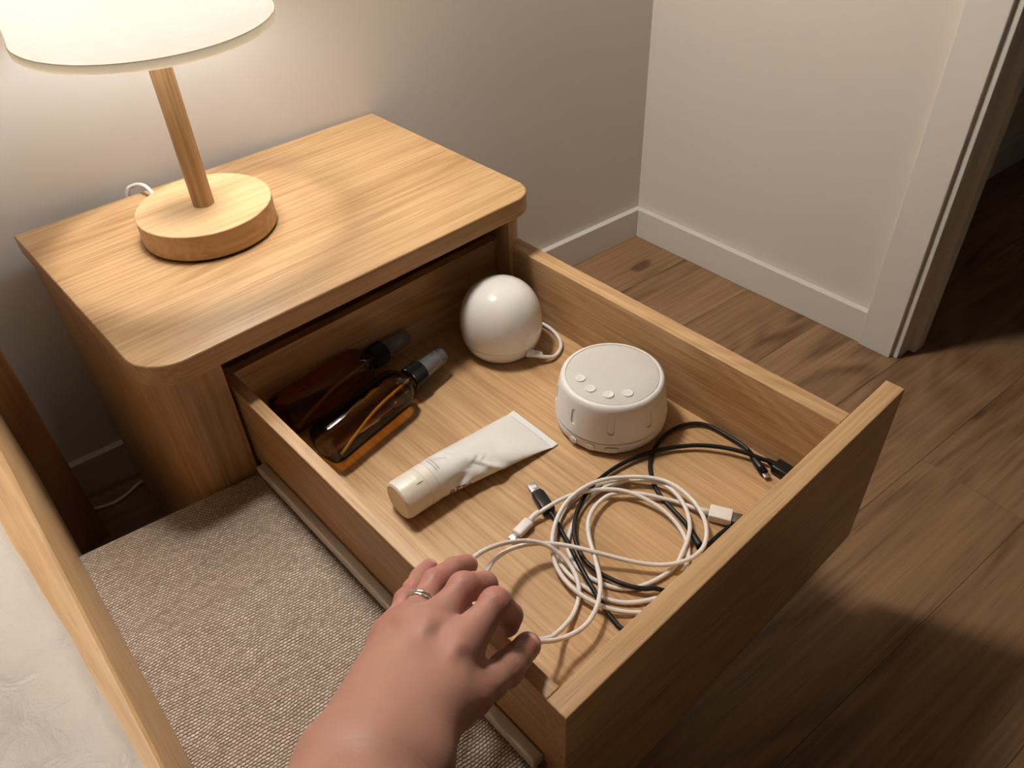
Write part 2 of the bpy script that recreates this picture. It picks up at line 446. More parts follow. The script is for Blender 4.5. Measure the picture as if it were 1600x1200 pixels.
# right wall: a length up to the doorway, lintel, and the rest beyond
YD0, YD1 = -0.585, -1.42           # doorway, measured along y from the corner frame
bm = bmesh.new()
box_bm(bm, BT, BT+0.058, YD0, BT, -0.02, 2.45, 0, 2, MRW)
box_bm(bm, BT, BT+0.058, -3.9, YD1, -0.02, 2.45, 0, 2, MRW)
box_bm(bm, BT, BT+0.058, YD1, YD0, 2.05, 2.45, 0, 2, MRW)
struct('wall_right', from_bm(bm), M['wall'])
sbox('wall_left', -2.9, -2.8, -4.0, 0.45, -0.02, 2.45, M['wall'])
sbox('wall_front', -2.9, 2.75, -4.0, -3.9, -0.02, 2.45, M['wall'])
sbox('ceiling', -2.9, 2.75, -4.0, 0.5, 2.45, 2.5, M['ceil'])
# hallway beyond the doorway
HY = -0.338
sbox('wall_hall', BT+0.058, 1.75, HY, HY+0.03, -0.02, 2.45, M['wall'], MBW)
sbox('wall_hallend', 2.6, 2.7, -4.0, 0.1, -0.02, 2.45, M['wall'])
sbox('baseboard_hall', BT+0.06, 1.70, HY-0.011, HY, 0, 0.07, M['trim'], MBW, 0.002)
# baseboards
sbox('baseboard_back', -3.9, 0.0, 0.0, BT, 0.0, BB, M['trim'], MBW, 0.0012)
sbox('baseboard_right', 0.0, BT, -0.515, 0.0+BT, 0.0, BB, M['trim'], MRW, 0.0012)
# door casing, jamb and stop
sbox('trim_1', -0.004, BT+0.004, -0.573, -0.515, 0.0, 2.10, M['trim'], MRW, 0.0015)
bm = bmesh.new()
box_bm(bm, 0.004, 0.045, -0.5835, -0.569, 0.0, 2.05, 0.0012, 2, MRW)
struct('trim_2', from_bm(bm), M['trim'])
sbox('trim_3', 0.040, 0.071, -0.597, -0.569, 0.0, 2.05, M['trim'], MRW, 0.0012)
sbox('trim_4', 0.0, 0.071, -1.43, -1.415, 0.0, 2.05, M['trim'], MRW, 0.001)

# ------------------------------------------------------------------ floor of separate planks
fl = sbox('floor', -2.9, 2.75, -4.0, 0.5, -0.04, -0.0125, M['floor'])
PW, PL = 0.152, 1.35
def plank_mesh(L):
    bm = bmesh.new(); box_bm(bm, 0, L-0.0008, -PW+0.0002, -0.0002, -0.012, 0.0, 0.0005, 1)
    me = from_bm(bm, 'floor_plank'); me.materials.append(M['floor']); return me
pm = plank_mesh(PL)
random.seed(4)
joint = {0: -0.62, 1: -0.35, 2: -0.93, 3: -0.42, 4: 0.95, 5: -0.132, 6: -0.98, 7: 0.52, 8: -0.45}
for r in range(0, 25):
    v = -0.13-PW*(r-1)
    start = joint.get(r, random.uniform(-1.2, 0))-PL*3
    while start < 1.75:
        if start+PL > -3.9:
            o = bpy.data.objects.new('floor_plank', pm); COL.objects.link(o)
            o.parent = fl
            o.matrix_local = MBW @ Matrix.Translation((start, v, 0))
        start += PL

# ------------------------------------------------------------------ nightstand
H = 0.4261
DEP = 0.367
NS = empty('nightstand', (0.25, -0.18, 0.0), 'oak nightstand with rounded front corners and its drawer pulled wide open', 'nightstand')
RC = 0.043
top_poly = [(0, 0)] + arc(RC, -DEP+RC, RC, 180, 270, 12) + arc(0.5-RC*0.8, -DEP+RC*0.8, RC*0.8, 270, 360, 12) + [(0.5, -0.0165)]
o = link('top_panel', from_bm(prism(top_poly, H-0.025, H, 0.0022, 3)), M['oak_x'], NS); auto_smooth(o, 30)
BF = -0.350
def side_piece(sx):
    if sx < 0:
        x0, xo = 0.0035, 0.075
        P = [(x0, -0.014)] + arc(x0+0.040, BF+0.040, 0.040, 180, 270, 12) + [(xo, BF), (xo, BF+0.020)] + arc(x0+0.040, BF+0.040, 0.020, 270, 180, 8) + [(x0+0.020, -0.014)]
    else:
        x0, xo = 0.4965, 0.4645
        P = [(x0, -0.040), (x0-0.018, -0.040), (x0-0.018, BF+0.045), (xo, BF+0.020), (xo, BF)] + arc(x0-0.030, BF+0.030, 0.030, 270, 360, 12)
    return P
for sx in (-1, 1):
    o = link('side_panel', from_bm(prism(side_piece(sx), 0.0, H-0.0255, 0.0008, 1)), M['oak_z'], NS); auto_smooth(o, 30)
box('back_panel', 0.024, 0.478, -0.052, -0.040, 0.04, H-0.0255, M['oak_z'], NS, 0.0005)
box('bottom_panel', 0.024, 0.478, BF+0.03, -0.053, 0.07, 0.09, M['oak_x'], NS, 0.0008)
# the open drawer: its floor board carries front, sides, back and slides
DZ = 0.352; ZF = 0.260
def rp(x, y):      # drawer is turned a touch in its runners
    a = 0.0067; dx, dy = x-0.25, y+0.2
    return (0.25+dx*math.cos(a)-dy*math.sin(a), -0.2+dx*math.sin(a)+dy*math.cos(a))
XLb, XLf, XRb, XRf = 0.0791, 0.0738, 0.4690, 0.4640   # outer left, inner right at back and front
YB, YF = -0.3072, -0.8082
def dpoly(p): return [rp(*q) for q in p]
drawer = link('drawer', from_bm(prism(dpoly([(XLb+0.011, YB), (XLf+0.011, YF), (XRf+0.002, YF), (XRb+0.002, YB)]), ZF-0.009, ZF, 0.0)), M['oak_y'], NS)
tl, trr = 0.0130, 0.0211
o = link('drawer_side', from_bm(prism(dpoly([(XLb, YB-0.0), (XLf, YF), (XLf+tl, YF), (XLb+tl, YB-0.0)]), ZF-0.012, DZ-0.0002, 0.0009, 2)), M['oak_y'], drawer)
o = link('drawer_side', from_bm(prism(dpoly([(XRb, YB), (XRf, YF), (XRf+trr, YF), (XRb+trr, YB)]), ZF-0.012, DZ-0.0002, 0.0009, 2)), M['oak_y'], drawer)
o = link('drawer_back', from_bm(prism(dpoly([(XLb+tl, YB), (XLb+tl, YB-0.013), (XRb, YB-0.013), (XRb, YB)]), ZF-0.012, DZ-0.001, 0.0009, 2)), M['oak_x'], drawer)
o = link('drawer_front', from_bm(prism(dpoly([(0.0729, -0.828), (0.554, -0.828), (0.554, -0.8085), (0.0729, -0.8085)]), 0.1208, 0.3522, 0.0011, 2)), M['oak_x'], drawer)
o = link('drawer_slide', from_bm(prism(dpoly([(XLb-0.0115, YB-0.06), (XLf-0.0115, YF+0.004), (XLf-0.0005, YF+0.004), (XLb-0.0005, YB-0.06)]), ZF-0.0115, ZF+0.001, 0.0022, 3)), M['slide'], drawer)
o['label'] = 'pale metal drawer runner'
o = link('drawer_slide', from_bm(prism(dpoly([(XRb+trr+0.0005, YB), (XRf+trr+0.0005, YF+0.004), (XRf+trr+0.0105, YF+0.004), (XRb+trr+0.0105, YB)]), ZF-0.0115, ZF+0.001, 0.0022, 3)), M['slide'], drawer)
o['label'] = 'pale metal drawer runner'

# ------------------------------------------------------------------ bench seat between bed and drawer
def bench():
    P = [(-0.1222, -0.332), (0.030, -0.3535), (0.0745, -0.3605), (0.0725, -1.35), (-0.158, -1.35)]
    bm = prism(P[::-1], 0.055, 0.2445)
    es = [e for e in bm.edges if not (e.verts[0].co.z < 0.06 and e.verts[1].co.z < 0.06)]
    bmesh.ops.bevel(bm, geom=es, offset=0.0065, segments=4, affect='EDGES', profile=0.5)
    return from_bm(bm)
BN = empty('bench', (-0.045, -0.85, 0.0), 'low bench upholstered in chunky beige woven fabric beside the bed rail', 'bench')
o = link('seat', bench(), M['weave'], BN); auto_smooth(o, 40)
for x, y in ((-0.105, -0.40), (0.035, -0.40), (-0.13, -1.30), (0.035, -1.30)):
    box('leg', x-0.016, x+0.016, y-0.016, y+0.016, 0.0, 0.056, M['head_oak_shade'], BN, 0.002)

# ------------------------------------------------------------------ bed: headboard and side rail, and the sheet over the mattress
BED = empty('bed', (-0.9, -1.2, 0.0), 'oak bed frame at the left edge, pale side rail and shade-darkened headboard', 'bed')
hb = box('headboard', -1.75, -0.0735, -0.075, -0.022, 0.0, 1.05, M['head_oak_shade'], BED, 0.003)
hb['label'] = 'shade-darkened oak headboard board standing against the wall'
def railx(y): return -0.1190-0.036*(-0.36-y)
def railquad(y0, y1, dx0, dx1): return [(railx(y0)-dx1, y0), (railx(y1)-dx1, y1), (railx(y1)-dx0, y1), (railx(y0)-dx0, y0)]
bm = bmesh.new()
sec = [(0.0, 0.16), (0.0, 0.366), (-0.0065, 0.397), (-0.0085, 0.3995), (-0.011, 0.400), (-0.030, 0.400), (-0.032, 0.398), (-0.032, 0.16)]
ra = [bm.verts.new((railx(-0.0765)+dx, -0.0765, z)) for dx, z in sec]; rb = [bm.verts.new((railx(-1.95)+dx, -1.95, z)) for dx, z in sec]
for k in range(len(sec)):
    bm.faces.new((ra[k], ra[(k+1) % len(sec)], rb[(k+1) % len(sec)], rb[k]))
bm.faces.new(ra[::-1]); bm.faces.new(rb)
auto_smooth(link('side_rail', from_bm(bm), M['rail_oak'], BED), 25)
box('leg', railx(-1.9)-0.05, railx(-1.9), -1.95, -1.89, 0.0, 0.159, M['rail_oak'], BED, 0.002)
def sheet():
    bm = bmesh.new()
    rnd = np.random.RandomState(7)
    ny, nx = 260, 150
    ks = [(rnd.uniform(8, 60), rnd.uniform(-0.9, 0.9), rnd.uniform(0, 6.28)) for _ in range(26)]
    prof = [(0.030, 0.20), (0.020, 0.30), (0.012, 0.36)]
    def edge(y):   # right border of the sheet against the rail
        base = railx(y)-0.0335
        t = min(max((-0.36-y)/0.36, 0), 1)
        return base+0.0065+0.0190*t+0.0006*math.sin(31*y)+0.0004*math.sin(77*y+1)
    rows = []
    for i in range(ny+1):
        y = -0.09-1.80*i/ny
        row = []
        for j in range(nx+1):
            s = (j/nx)**1.6*1.05
            d = s
            e = edge(y)
            x = e-d
            z = 0.4025+0.040*(1-math.exp(-d/0.05))+0.02*(1-math.exp(-d/0.4))
            # soft hem roll at the border
            if d < 0.012: z -= 0.020*(1-d/0.012)**2.2
            w = 0
            for f, a, p in ks:
                ca, sa = math.cos(a), math.sin(a)
                q = (x*ca*1.6+(y)*sa)
                w += math.sin(f*q+p+1.6*math.sin(9*(y*ca-x*sa)+p))/f
            z += 0.030*w*min(1, d/0.06)*2.0
            row.append(bm.verts.new((x, y, z)))
        rows.append(row)
    for a, b in zip(rows[:-1], rows[1:]):
        for j in range(nx):
            f = bm.faces.new((a[j], b[j], b[j+1], a[j+1])); f.smooth = True
    return bm
bm = sheet()
sh = link('bed_sheet', from_bm(bm), M['sheet'], None, True)
md = sh.modifiers.new('thick', 'SOLIDIFY'); md.thickness = 0.006; md.offset = -1
tag(sh, 'crumpled white cotton sheet covering the mattress beside the oak rail', 'sheet')
mt = box('mattress', -1.55, -0.172, -1.93, -0.085, 0.17, 0.375, M['sheet'], None, 0.02, 3)
tag(mt, 'white mattress inside the oak bed frame under the crumpled sheet', 'mattress')

# ------------------------------------------------------------------ table lamp
LX, LY = 0.1735, -0.1575
LAMP = empty('table_lamp', (LX, LY, H), 'lit table lamp with round wooden base and white drum shade on the nightstand', 'lamp')
T0 = Matrix.Translation((LX, LY, 0))
link('foot', from_bm(lathe([(0, H), (0.0725, H), (0.0725, H+0.0028), (0, H+0.0028)], 64, T0)), M['rubber'], LAMP)
o = link('base', from_bm(lathe([(0, H+0.0029), (0.0752, H+0.0029), (0.0756, H+0.0036), (0.0756, H+0.0318), (0.0748, H+0.0326), (0, H+0.0326)], 96, T0)), M['pine_x'], LAMP); auto_smooth(o, 30)
o = link('pole', from_bm(lathe([(0.0118, H+0.0327), (0.0118, 0.6555), (0, 0.6555)], 32, T0)), M['pine_z'], LAMP); auto_smooth(o, 40)
SB, ST, SR = 0.6475, 0.845, 0.1235
o = link('lamp_shade', from_bm(lathe([(SR, SB+0.0093), (SR-0.006, ST)], 96, T0, caps=False)), M['shade'], LAMP, True)
bind = lambda z0, z1, r: lathe([(r-0.0018, z0+0.0004), (r-0.0004, z0), (r+0.0010, z0+0.0006), (r+0.0016, z0+0.002), (r+0.0016, z1-0.001), (r+0.0006, z1)], 96, T0, caps=False)
tr1 = link('binding', from_bm(bind(SB, SB+0.0095, SR)), M['shade_trim'], o, True)
tr2 = link('binding', from_bm(bind(ST-0.008, ST+0.001, SR-0.006)), M['shade_trim'], o, True)
bm = lathe([(0, 0.6557), (0.0145, 0.6557), (0.0145, 0.668), (0.012, 0.669), (0, 0.669)], 24, T0)
for k in range(3):
    a = 2.1*k+0.4
    tube_bm(bm, [(LX+0.013*math.cos(a), LY+0.013*math.sin(a), 0.667), (LX+(SR-0.006)*math.cos(a), LY+(SR-0.006)*math.sin(a), ST-0.01)], 0.0012, 6, 1)
link('socket', from_bm(bm), M['white'], LAMP)
bp_ = [(0, 0.6692), (0.012, 0.6692), (0.013, 0.676)]+[(0.031*math.sin(math.radians(a)), 0.704-0.031*math.cos(math.radians(a))) for a in range(32, 180, 12)]+[(0, 0.735)]
link('bulb', from_bm(lathe(bp_, 20, T0)), M['bulb'], LAMP, True)
bm = bmesh.new()
tube_bm(bm, [(0.150, -0.086, H+0.009), (0.153, -0.060, H+0.010), (0.1555, -0.030, H+0.013), (0.1535, -0.010, H+0.0115), (0.147, 0.000, H+0.0085), (0.1405, 0.0042, H+0.003), (0.136, 0.0050, H-0.02), (0.125, 0.0050, 0.30), (0.10, 0.0045, 0.15), (0.075, 0.0035, 0.075), (0.052, -0.004, 0.014), (0.028, -0.0065, 0.0040),
          (0.000, -0.0085, 0.0030), (-0.020, -0.0160, 0.0028), (-0.0387, -0.0205, 0.0028), (-0.056, -0.0180, 0.0028), (-0.0705, -0.0125, 0.0028), (-0.10, -0.0085, 0.0028), (-0.16, 0.0, 0.0028), (-0.25, 0.012, 0.0028)], 0.0025, 8, 6)
o = link('cord', from_bm(bm), M['wcord'], LAMP); o['label'] = 'white lamp flex'

# added fill lamp above the nightstand, out of view, to raise overall brightness
WX, WY, WZ = 0.24, -0.165, 1.34
WL = empty('added_fill_lamp', (WX, 0.025, WZ-0.10), 'added unseen fill lamp with round white globe high above the nightstand', 'lamp')
TW = Matrix.Translation((WX, WY, WZ))
link('globe', from_bm(lathe([(0.0, -0.080)]+[(0.080*math.sin(math.radians(a)), -0.080*math.cos(math.radians(a))) for a in range(15, 180, 15)]+[(0, 0.080)], 20, TW)), M['globe'], WL, True)
bm = lathe([(r_*1.42, z_*1.30) for r_, z_ in [(0.086, -0.012), (0.084, 0.016), (0.070, 0.052), (0.040, 0.074), (0.014, 0.082), (0, 0.082), (0, 0.080), (0.013, 0.080), (0.039, 0.072), (0.0685, 0.0505), (0.0825, 0.0155), (0.0845, -0.012), (0.086, -0.012)]], 36, TW, caps=False)
link('lamp_shade', from_bm(bm), M['shade'], WL, True)
bm = lathe([(0, 0.0801), (0.012, 0.0801), (0.012, 0.105), (0, 0.105)], 16, TW)
link('socket', from_bm(bm), M['silver'], WL)
bm = bmesh.new()
tube_bm(bm, [(WX, WY, WZ+0.1066), (WX, WY+0.02, WZ+0.125), (WX, -0.02, WZ+0.125), (WX, -0.006, WZ+0.125)], 0.006, 10, 5)
box_bm(bm, WX-0.035, WX+0.035, -0.012, 0.0, WZ+0.08, WZ+0.17, 0.003, 2)
link('bracket', from_bm(bm), M['silver'], WL)
# ------------------------------------------------------------------ things in the drawer
# amber spray bottles lying down
def bottle(base, ang, label, r=0.0255, L=0.150):
    o = empty('spray_bottle', (base[0], base[1], ZF), label, 'bottle', 0.0, 'amber spray bottles')
    d = (math.cos(ang), math.sin(ang), 0)
    Mx = frame((base[0], base[1], ZF+r+0.0003), d, (0, 0, 1)) @ Matrix(((0, 0, 1, 0), (1, 0, 0, 0), (0, 1, 0, 0), (0, 0, 0, 1)))
    s0 = L*0.70
    prof = [(0, 0.003), (r*0.55, 0.0022), (r*0.80, 0.0), (r*0.93, 0.0012), (r, 0.006), (r, s0)]
    for k in range(1, 9):
        a = math.pi/2*k/8
        prof.append((0.0105+(r-0.0105)*math.cos(a), s0+0.021*math.sin(a)))
    zn = s0+0.021
    prof += [(0.0102, zn+0.003), (0.0125, zn+0.0036), (0.0125, zn+0.0056), (0.0100, zn+0.0062), (0.0100, zn+0.017)]
    g = link('glass_body', from_bm(lathe(prof, 56, Mx)), M['amber'], o, True)
    zc = zn+0.0064
    # ribbed collar
    seg = 120
    bm = lathe([(0.0102, zc), (0.0138, zc), (0.0142, zc+0.001), (0.0142, zc+0.0195), (0.0134, zc+0.0206), (0.0104, zc+0.0206)], seg, Mx, caps=False)
    ax0, ax1 = Mx @ Vector((0, 0, 0)), (Mx.to_3x3() @ Vector((0, 0, 1)))
    for i, v in enumerate(bm.verts):
        q = v.co-ax0; rad = q-ax1*q.dot(ax1)
        if 0.0137 < rad.length and i % 2: v.co -= rad.normalized()*0.00045
    link('collar', from_bm(bm), M['black'], o)
    # pump head and clear overcap
    zp = zc+0.0206
    hp = link('pump_head', from_bm(lathe([(0, zp), (0.0082, zp), (0.0082, zp+0.010), (0.0072, zp+0.0115), (0.0072, zp+0.0265), (0.0062, zp+0.0280), (0, zp+0.0280)], 28, Mx)), M['pump'], o, False); auto_smooth(hp, 35)
    link('overcap', from_bm(lathe([(0.0122, zp+0.0003), (0.0116, zp+0.034), (0.0108, zp+0.0368), (0.0095, zp+0.0378), (0, zp+0.0380)], 40, Mx, caps=False)), M['clear'], o, True)
    bm = bmesh.new()
    pts = [Mx @ Vector((0.0, 0.0, zn+0.012)), Mx @ Vector((0.000, -0.004, s0*0.8)), Mx @ Vector((-0.004, -0.010, s0*0.45)), Mx @ Vector((-0.010, -0.0165, 0.012))]
    tube_bm(bm, pts, 0.0019, 8, 6)
    link('dip_tube', from_bm(bm), M['dip'], o)
    return o
bottle((0.1285, -0.4195), 0.175, 'amber glass spray bottle lying nearest the white tube, black collar and clear cap')
bottle((0.1180, -0.3475), 0.110, 'amber glass spray bottle lying in shadow against the back of the drawer')

# squeezed white tube
def squeezed_tube():
    A = Vector((0.1405, -0.5340, ZF)); Bp = Vector((0.3255, -0.5390, ZF))
    T = empty('lotion_tube', tuple((A+Bp)/2), 'half-squeezed white lotion tube with flip cap lying in the middle of the drawer', 'tube')
    X = (Bp-A).normalized(); Y = Vector((0, 0, 1)).cross(X); L = (Bp-A).length
    R0 = 0.0212
    sc = 0.040; se = L-0.0075
    def sect(s):
        t = min(max((s-sc)/(se-sc), 0), 1)
        k = t**0.85
        h = R0*(1-k)+0.0013*k
        w = R0*(1-k)+0.0365*k
        w = R0+(0.0365-R0)*t**0.82
        h = R0*(1-t)**0.82*1.0+0.0011
        return w, min(h, R0), 2.0
    def sp(s, th):
        w, h, n = sect(s)
        c, sn = math.cos(th), math.sin(th)
        y = w*c; z = h*sn
        # folds: a pushed-in facet on the near side and a crumpled ridge above it
        t = s-sc
        near = max(0, -c)
        def g(a, b): return math.exp(-a*a-b*b)
        D = math.radians
        dent = 0.0060*g((s-0.066)/0.014, (th-D(168))/0.36)
        dent += 0.0046*g((s-0.082)/0.015, (th-D(140))/0.34)
        dent += 0.0032*g((s-0.062)/0.010, (th-D(66))/0.30)
        dent -= 0.0030*g((s-0.074-0.016*(D(165)-th))/0.006, (th-D(182))/0.30)
        dent -= 0.0042*g((s-0.101+0.020*(D(150)-th))/0.0065, (th-D(160))/0.42)
        dent += 0.0016*g((s-0.122)/0.008, (th-D(105))/0.22)
        cr = 0.0008*math.sin(520*s+5*th+2*math.sin(9*th))*g((s-0.094)/0.012, (th-D(128))/0.50)
        cr += 0.0006*math.sin(600*s-4*th)*g((s-0.064)/0.010, (th-D(80))/0.35)
        f = 1-(dent+cr)/max(0.008, math.hypot(y, z))
        y *= f; z *= f
        z = max(z, -h+0.0)
        return A+X*s+Y*y+Vector((0, 0, h+z+0.0002))
    ns, nth = 90, 96
    bm = bmesh.new()
    rows = []
    for i in range(ns+1):
        s = sc-0.001+(se-sc+0.001)*i/ns
        rows.append([bm.verts.new(sp(s, 2*math.pi*k/nth)) for k in range(nth)])
    for a, b in zip(rows[:-1], rows[1:]):
        for k in range(nth):
            j = (k+1) % nth
            f = bm.faces.new((a[k], b[k], b[j], a[j])); f.smooth = True
    bm.faces.new(rows[0]); bm.faces.new(rows[-1][::-1])
    link('tube_body', from_bm(bm), M['tube'], T)
    # crimped end
    bm = bmesh.new(); Mx = frame(A+X*(se+0.0035), X)
    box_bm(bm, -0.0042, 0.0042, -0.0368, 0.0368, 0.0003, 0.0021, 0.0004, 1, Mx)
    for k in range(4):
        x = -0.0030+0.0020*k
        box_bm(bm, x-0.0004, x+0.0004, -0.0366, 0.0366, 0.0020, 0.0024, 0.0001, 1, Mx)
    link('crimp', from_bm(bm), M['seal'], T)
    # cap
    Mc = frame(A+Vector((0, 0, R0+0.0002)), X) @ Matrix(((0, 0, 1, 0), (1, 0, 0, 0), (0, 1, 0, 0), (0, 0, 0, 1)))
    c = link('cap', from_bm(lathe([(0, 0.0012), (R0*0.72, 0.0007), (R0*0.86, 0.0), (R0*0.955, 0.0014), (R0, 0.005), (R0*1.005, 0.0275), (R0*0.985, 0.0279), (R0*0.985, 0.0285), (R0*1.01, 0.0290), (R0*1.01, 0.0385), (R0*0.97, 0.0396), (0, 0.0396)], 72, Mc)), M['cap'], T); auto_smooth(c, 28)
    # thumb lip of the flip cap
    bm = bmesh.new()
    n = 9; g = []
    for i in range(n):
        a = math.radians(58+44*i/(n-1)); row = []
        for s, rr in ((0.018, R0*1.002), (0.0205, R0*1.045), (0.0255, R0*1.05), (0.0280, R0*1.004)):
            row.append(bm.verts.new(A+X*s+Y*(rr*math.cos(a+0.25))+Vector((0, 0, R0+rr*math.sin(a+0.25)))))
        g.append(row)
    for a, b in zip(g[:-1], g[1:]):
        for k in range(3):
            f = bm.faces.new((a[k], b[k], b[k+1], a[k+1])); f.smooth = True
    link('lip', from_bm(bm), M['cap'], c)
    # printed lettering, flat print following the wall
    cu = bpy.data.curves.new('print', 'FONT'); cu.body = 'REFA'; cu.size = 1.0; cu.space_character = 1.05
    to = bpy.data.objects.new('print', cu); COL.objects.link(to)
    bpy.context.view_layer.update()
    me = bpy.data.meshes.new_from_object(to.evaluated_get(bpy.context.evaluated_depsgraph_get()))
    bpy.data.objects.remove(to); bpy.data.curves.remove(cu)
    bm = bmesh.new(); bm.from_mesh(me); bpy.data.meshes.remove(me)
    bmesh.ops.triangulate(bm, faces=bm.faces)
    bmesh.ops.subdivide_edges(bm, edges=[e for e in bm.edges if e.calc_length() > 0.25], cuts=2)
    xs = [v.co.x for v in bm.verts]; x0, x1 = min(xs), max(xs)
    for v in bm.verts:
        s = 0.0490+0.0270*(v.co.x-x0)/(x1-x0); th = math.radians(211-25*min(1, v.co.y/0.72))
        p = sp(s, th); q = sp(s, th+0.02); r_ = sp(s+0.0005, th)
        nrm = (q-p).cross(r_-p).normalized()
        if nrm.dot(p-(A+X*s+Vector((0, 0, R0)))) < 0: nrm = -nrm
        v.co = p+nrm*0.00025
    link('lettering', from_bm(bm), M['ink'], T)
    bm = bmesh.new(); rnd = random.Random(3)
    for line in range(2):
        th = math.radians(112)
        while th > math.radians(64):
            dth = math.radians(rnd.choice((2.2, 3.2, 4.4)))
            s0 = sc+0.0045+0.0032*line
            vs = []
            for s, t2 in ((s0, th), (s0, th-dth), (s0+0.0008, th-dth), (s0+0.0008, th)):
                p = sp(s, t2); c0 = A+X*s+Vector((0, 0, R0)); vs.append(bm.verts.new(p+(p-c0).normalized()*0.00025))
            bm.faces.new(vs); th -= dth+math.radians(0.9)
    link('lettering', from_bm(bm), M['ink2'], T)
squeezed_tube()

# egg-shaped night light
DX, DY = 0.4015, -0.4000
NL = empty('night_light', (DX, DY, ZF), 'glossy white egg-shaped night light with a short cord in the back corner', 'light')
TD = Matrix.Translation((DX, DY, ZF))
o = link('base', from_bm(lathe([(0, 0.0012), (0.036, 0.0012), (0.0395, 0.0016), (0.0435, 0.006), (0.0472, 0.013), (0.0497, 0.0215), (0.0492, 0.0222), (0, 0.0222)], 72, TD)), M['gloss'], NL); auto_smooth(o, 40)
prof = [(0.0490, 0.0224), (0.0502, 0.0229)]
for i in range(0, 25):
    a = i/24
    z = 0.0235+a*(0.0940-0.0235)
    k = max(0, (z-0.036)/(0.0940-0.036))
    r = 0.0511*(1-k**2.35)**(1/2.3) if z > 0.036 else 0.0503+0.0008*(z-0.0235)/0.0125
    prof.append((r if i < 24 else 0, z))
prof[-2:-1] = [prof[-2], (0.0095, 0.0936)]
link('dome', from_bm(lathe(prof, 72, TD, caps=False)), M['gloss'], NL, True)
bm = bmesh.new()
cp = [(0.4005, -0.4530, 0.2735), (0.4080, -0.4600, 0.2715), (0.4160, -0.4650, 0.2685), (0.4268, -0.4679, 0.265), (0.4424, -0.4627, 0.264), (0.4545, -0.4511, 0.264), (0.4618, -0.435, 0.264), (0.4645, -0.4192, 0.264), (0.4640, -0.4055, 0.264), (0.4620, -0.3930, 0.264), (0.4605, -0.37, 0.264), (0.455, -0.345, 0.264), (0.43, -0.335, 0.264)]
tube_bm(bm, cp, 0.0023, 10, 6)
link('cord', from_bm(bm), M['white'], NL)
pd_ = Vector((0.0155, -0.0125, -0.0040)).normalized(); ps = Vector((0.3990, -0.4475, 0.2750))
bm = lathe([(0, 0), (0.0052, 0), (0.0052, 0.008), (0.0046, 0.0086)]+sum([[(0.0044-0.00028*k, 0.0090+0.0022*k), (0.0044-0.00028*k, 0.0104+0.0022*k), (0.0033-0.0002*k, 0.0105+0.0022*k), (0.0033-0.0002*k, 0.0111+0.0022*k)] for k in range(5)], [])+[(0, 0.021)], 20,
           frame(ps, pd_) @ Matrix(((0, 0, 1, 0), (1, 0, 0, 0), (0, 1, 0, 0), (0, 0, 0, 1))))
link('plug', from_bm(bm), M['white'], NL)

# white noise machine
SX, SY = 0.3985, -0.5855
SP = empty('sound_machine', (SX, SY, ZF), 'round white sound machine with speaker mesh top and small buttons', 'speaker')
TS = Matrix.Translation((SX, SY, ZF))
def pill(w, h, d, n=10, M_=None):
    """capsule outline w wide, h high, d deep along -x..0 (local x outwards, y sideways, z up)"""
    P = []
    if h >= w:
        r = w/2; P = [(r*math.cos(a), (h/2-r)+r*math.sin(a)) for a in [math.pi*i/n for i in range(n+1)]]+[(r*math.cos(a), -(h/2-r)+r*math.sin(a)) for a in [math.pi+math.pi*i/n for i in range(n+1)]]
    else:
        r = h/2; P = [((w/2-r)+r*math.cos(a), r*math.sin(a)) for a in [-math.pi/2+math.pi*i/n for i in range(n+1)]]+[(-(w/2-r)+r*math.cos(a), r*math.sin(a)) for a in [math.pi/2+math.pi*i/n for i in range(n+1)]]
    bm = bmesh.new()
    vs = [bm.verts.new((0, y, z)) for y, z in P]
    f = bm.faces.new(vs)
    r_ = bmesh.ops.extrude_face_region(bm, geom=[f])
    for v in r_['geom']:
        if isinstance(v, bmesh.types.BMVert): v.co.x = -d
    bmesh.ops.recalc_face_normals(bm, faces=bm.faces)
    if M_ is not None: bm.transform(M_)
    return bm
def on_side(deg, z, r, tilt=0.0):
    return TS @ Matrix.Rotation(math.radians(deg), 4, 'Z') @ Matrix.Translation((r, 0, z)) @ Matrix.Rotation(tilt, 4, 'Y')
def carve(me, cutters):
    """boolean difference, evaluated once and stored as a plain mesh"""
    o = bpy.data.objects.new('carve', me); COL.objects.link(o)
    bm = bmesh.new()
    for c in cutters:
        t = bpy.data.meshes.new('t'); c.to_mesh(t); c.free(); bm.from_mesh(t); bpy.data.meshes.remove(t)
    cm = bpy.data.meshes.new('cut'); bm.to_mesh(cm); bm.free()
    co = bpy.data.objects.new('cut', cm); COL.objects.link(co)
    md = o.modifiers.new('b', 'BOOLEAN'); md.object = co; md.operation = 'DIFFERENCE'; md.solver = 'EXACT'
    bpy.context.view_layer.update()
    res = bpy.data.meshes.new_from_object(o.evaluated_get(bpy.context.evaluated_depsgraph_get()))
    bpy.data.objects.remove(o); bpy.data.objects.remove(co); bpy.data.meshes.remove(cm)
    return res
up = [(0, 0.0176), (0.0604, 0.0176), (0.0620, 0.0180), (0.0626, 0.0190), (0.0612, 0.030), (0.0594, 0.045), (0.0577, 0.056), (0.0570, 0.0595), (0.0558, 0.0623), (0.0540, 0.0640), (0.0520, 0.0646), (0.0512, 0.0644), (0.0510, 0.0632), (0, 0.0632)]
me = from_bm(lathe(up, 120, TS))
SLOTS = [-180+41.5*k for k in range(-2, 6)]
TILT = -0.115
me = carve(me, [pill(0.0072, 0.0200, 0.004, 10, on_side(a, 0.0405, 0.0612, TILT)) for a in SLOTS])
o = link('shell', me, M['white'], SP); auto_smooth(o, 32)
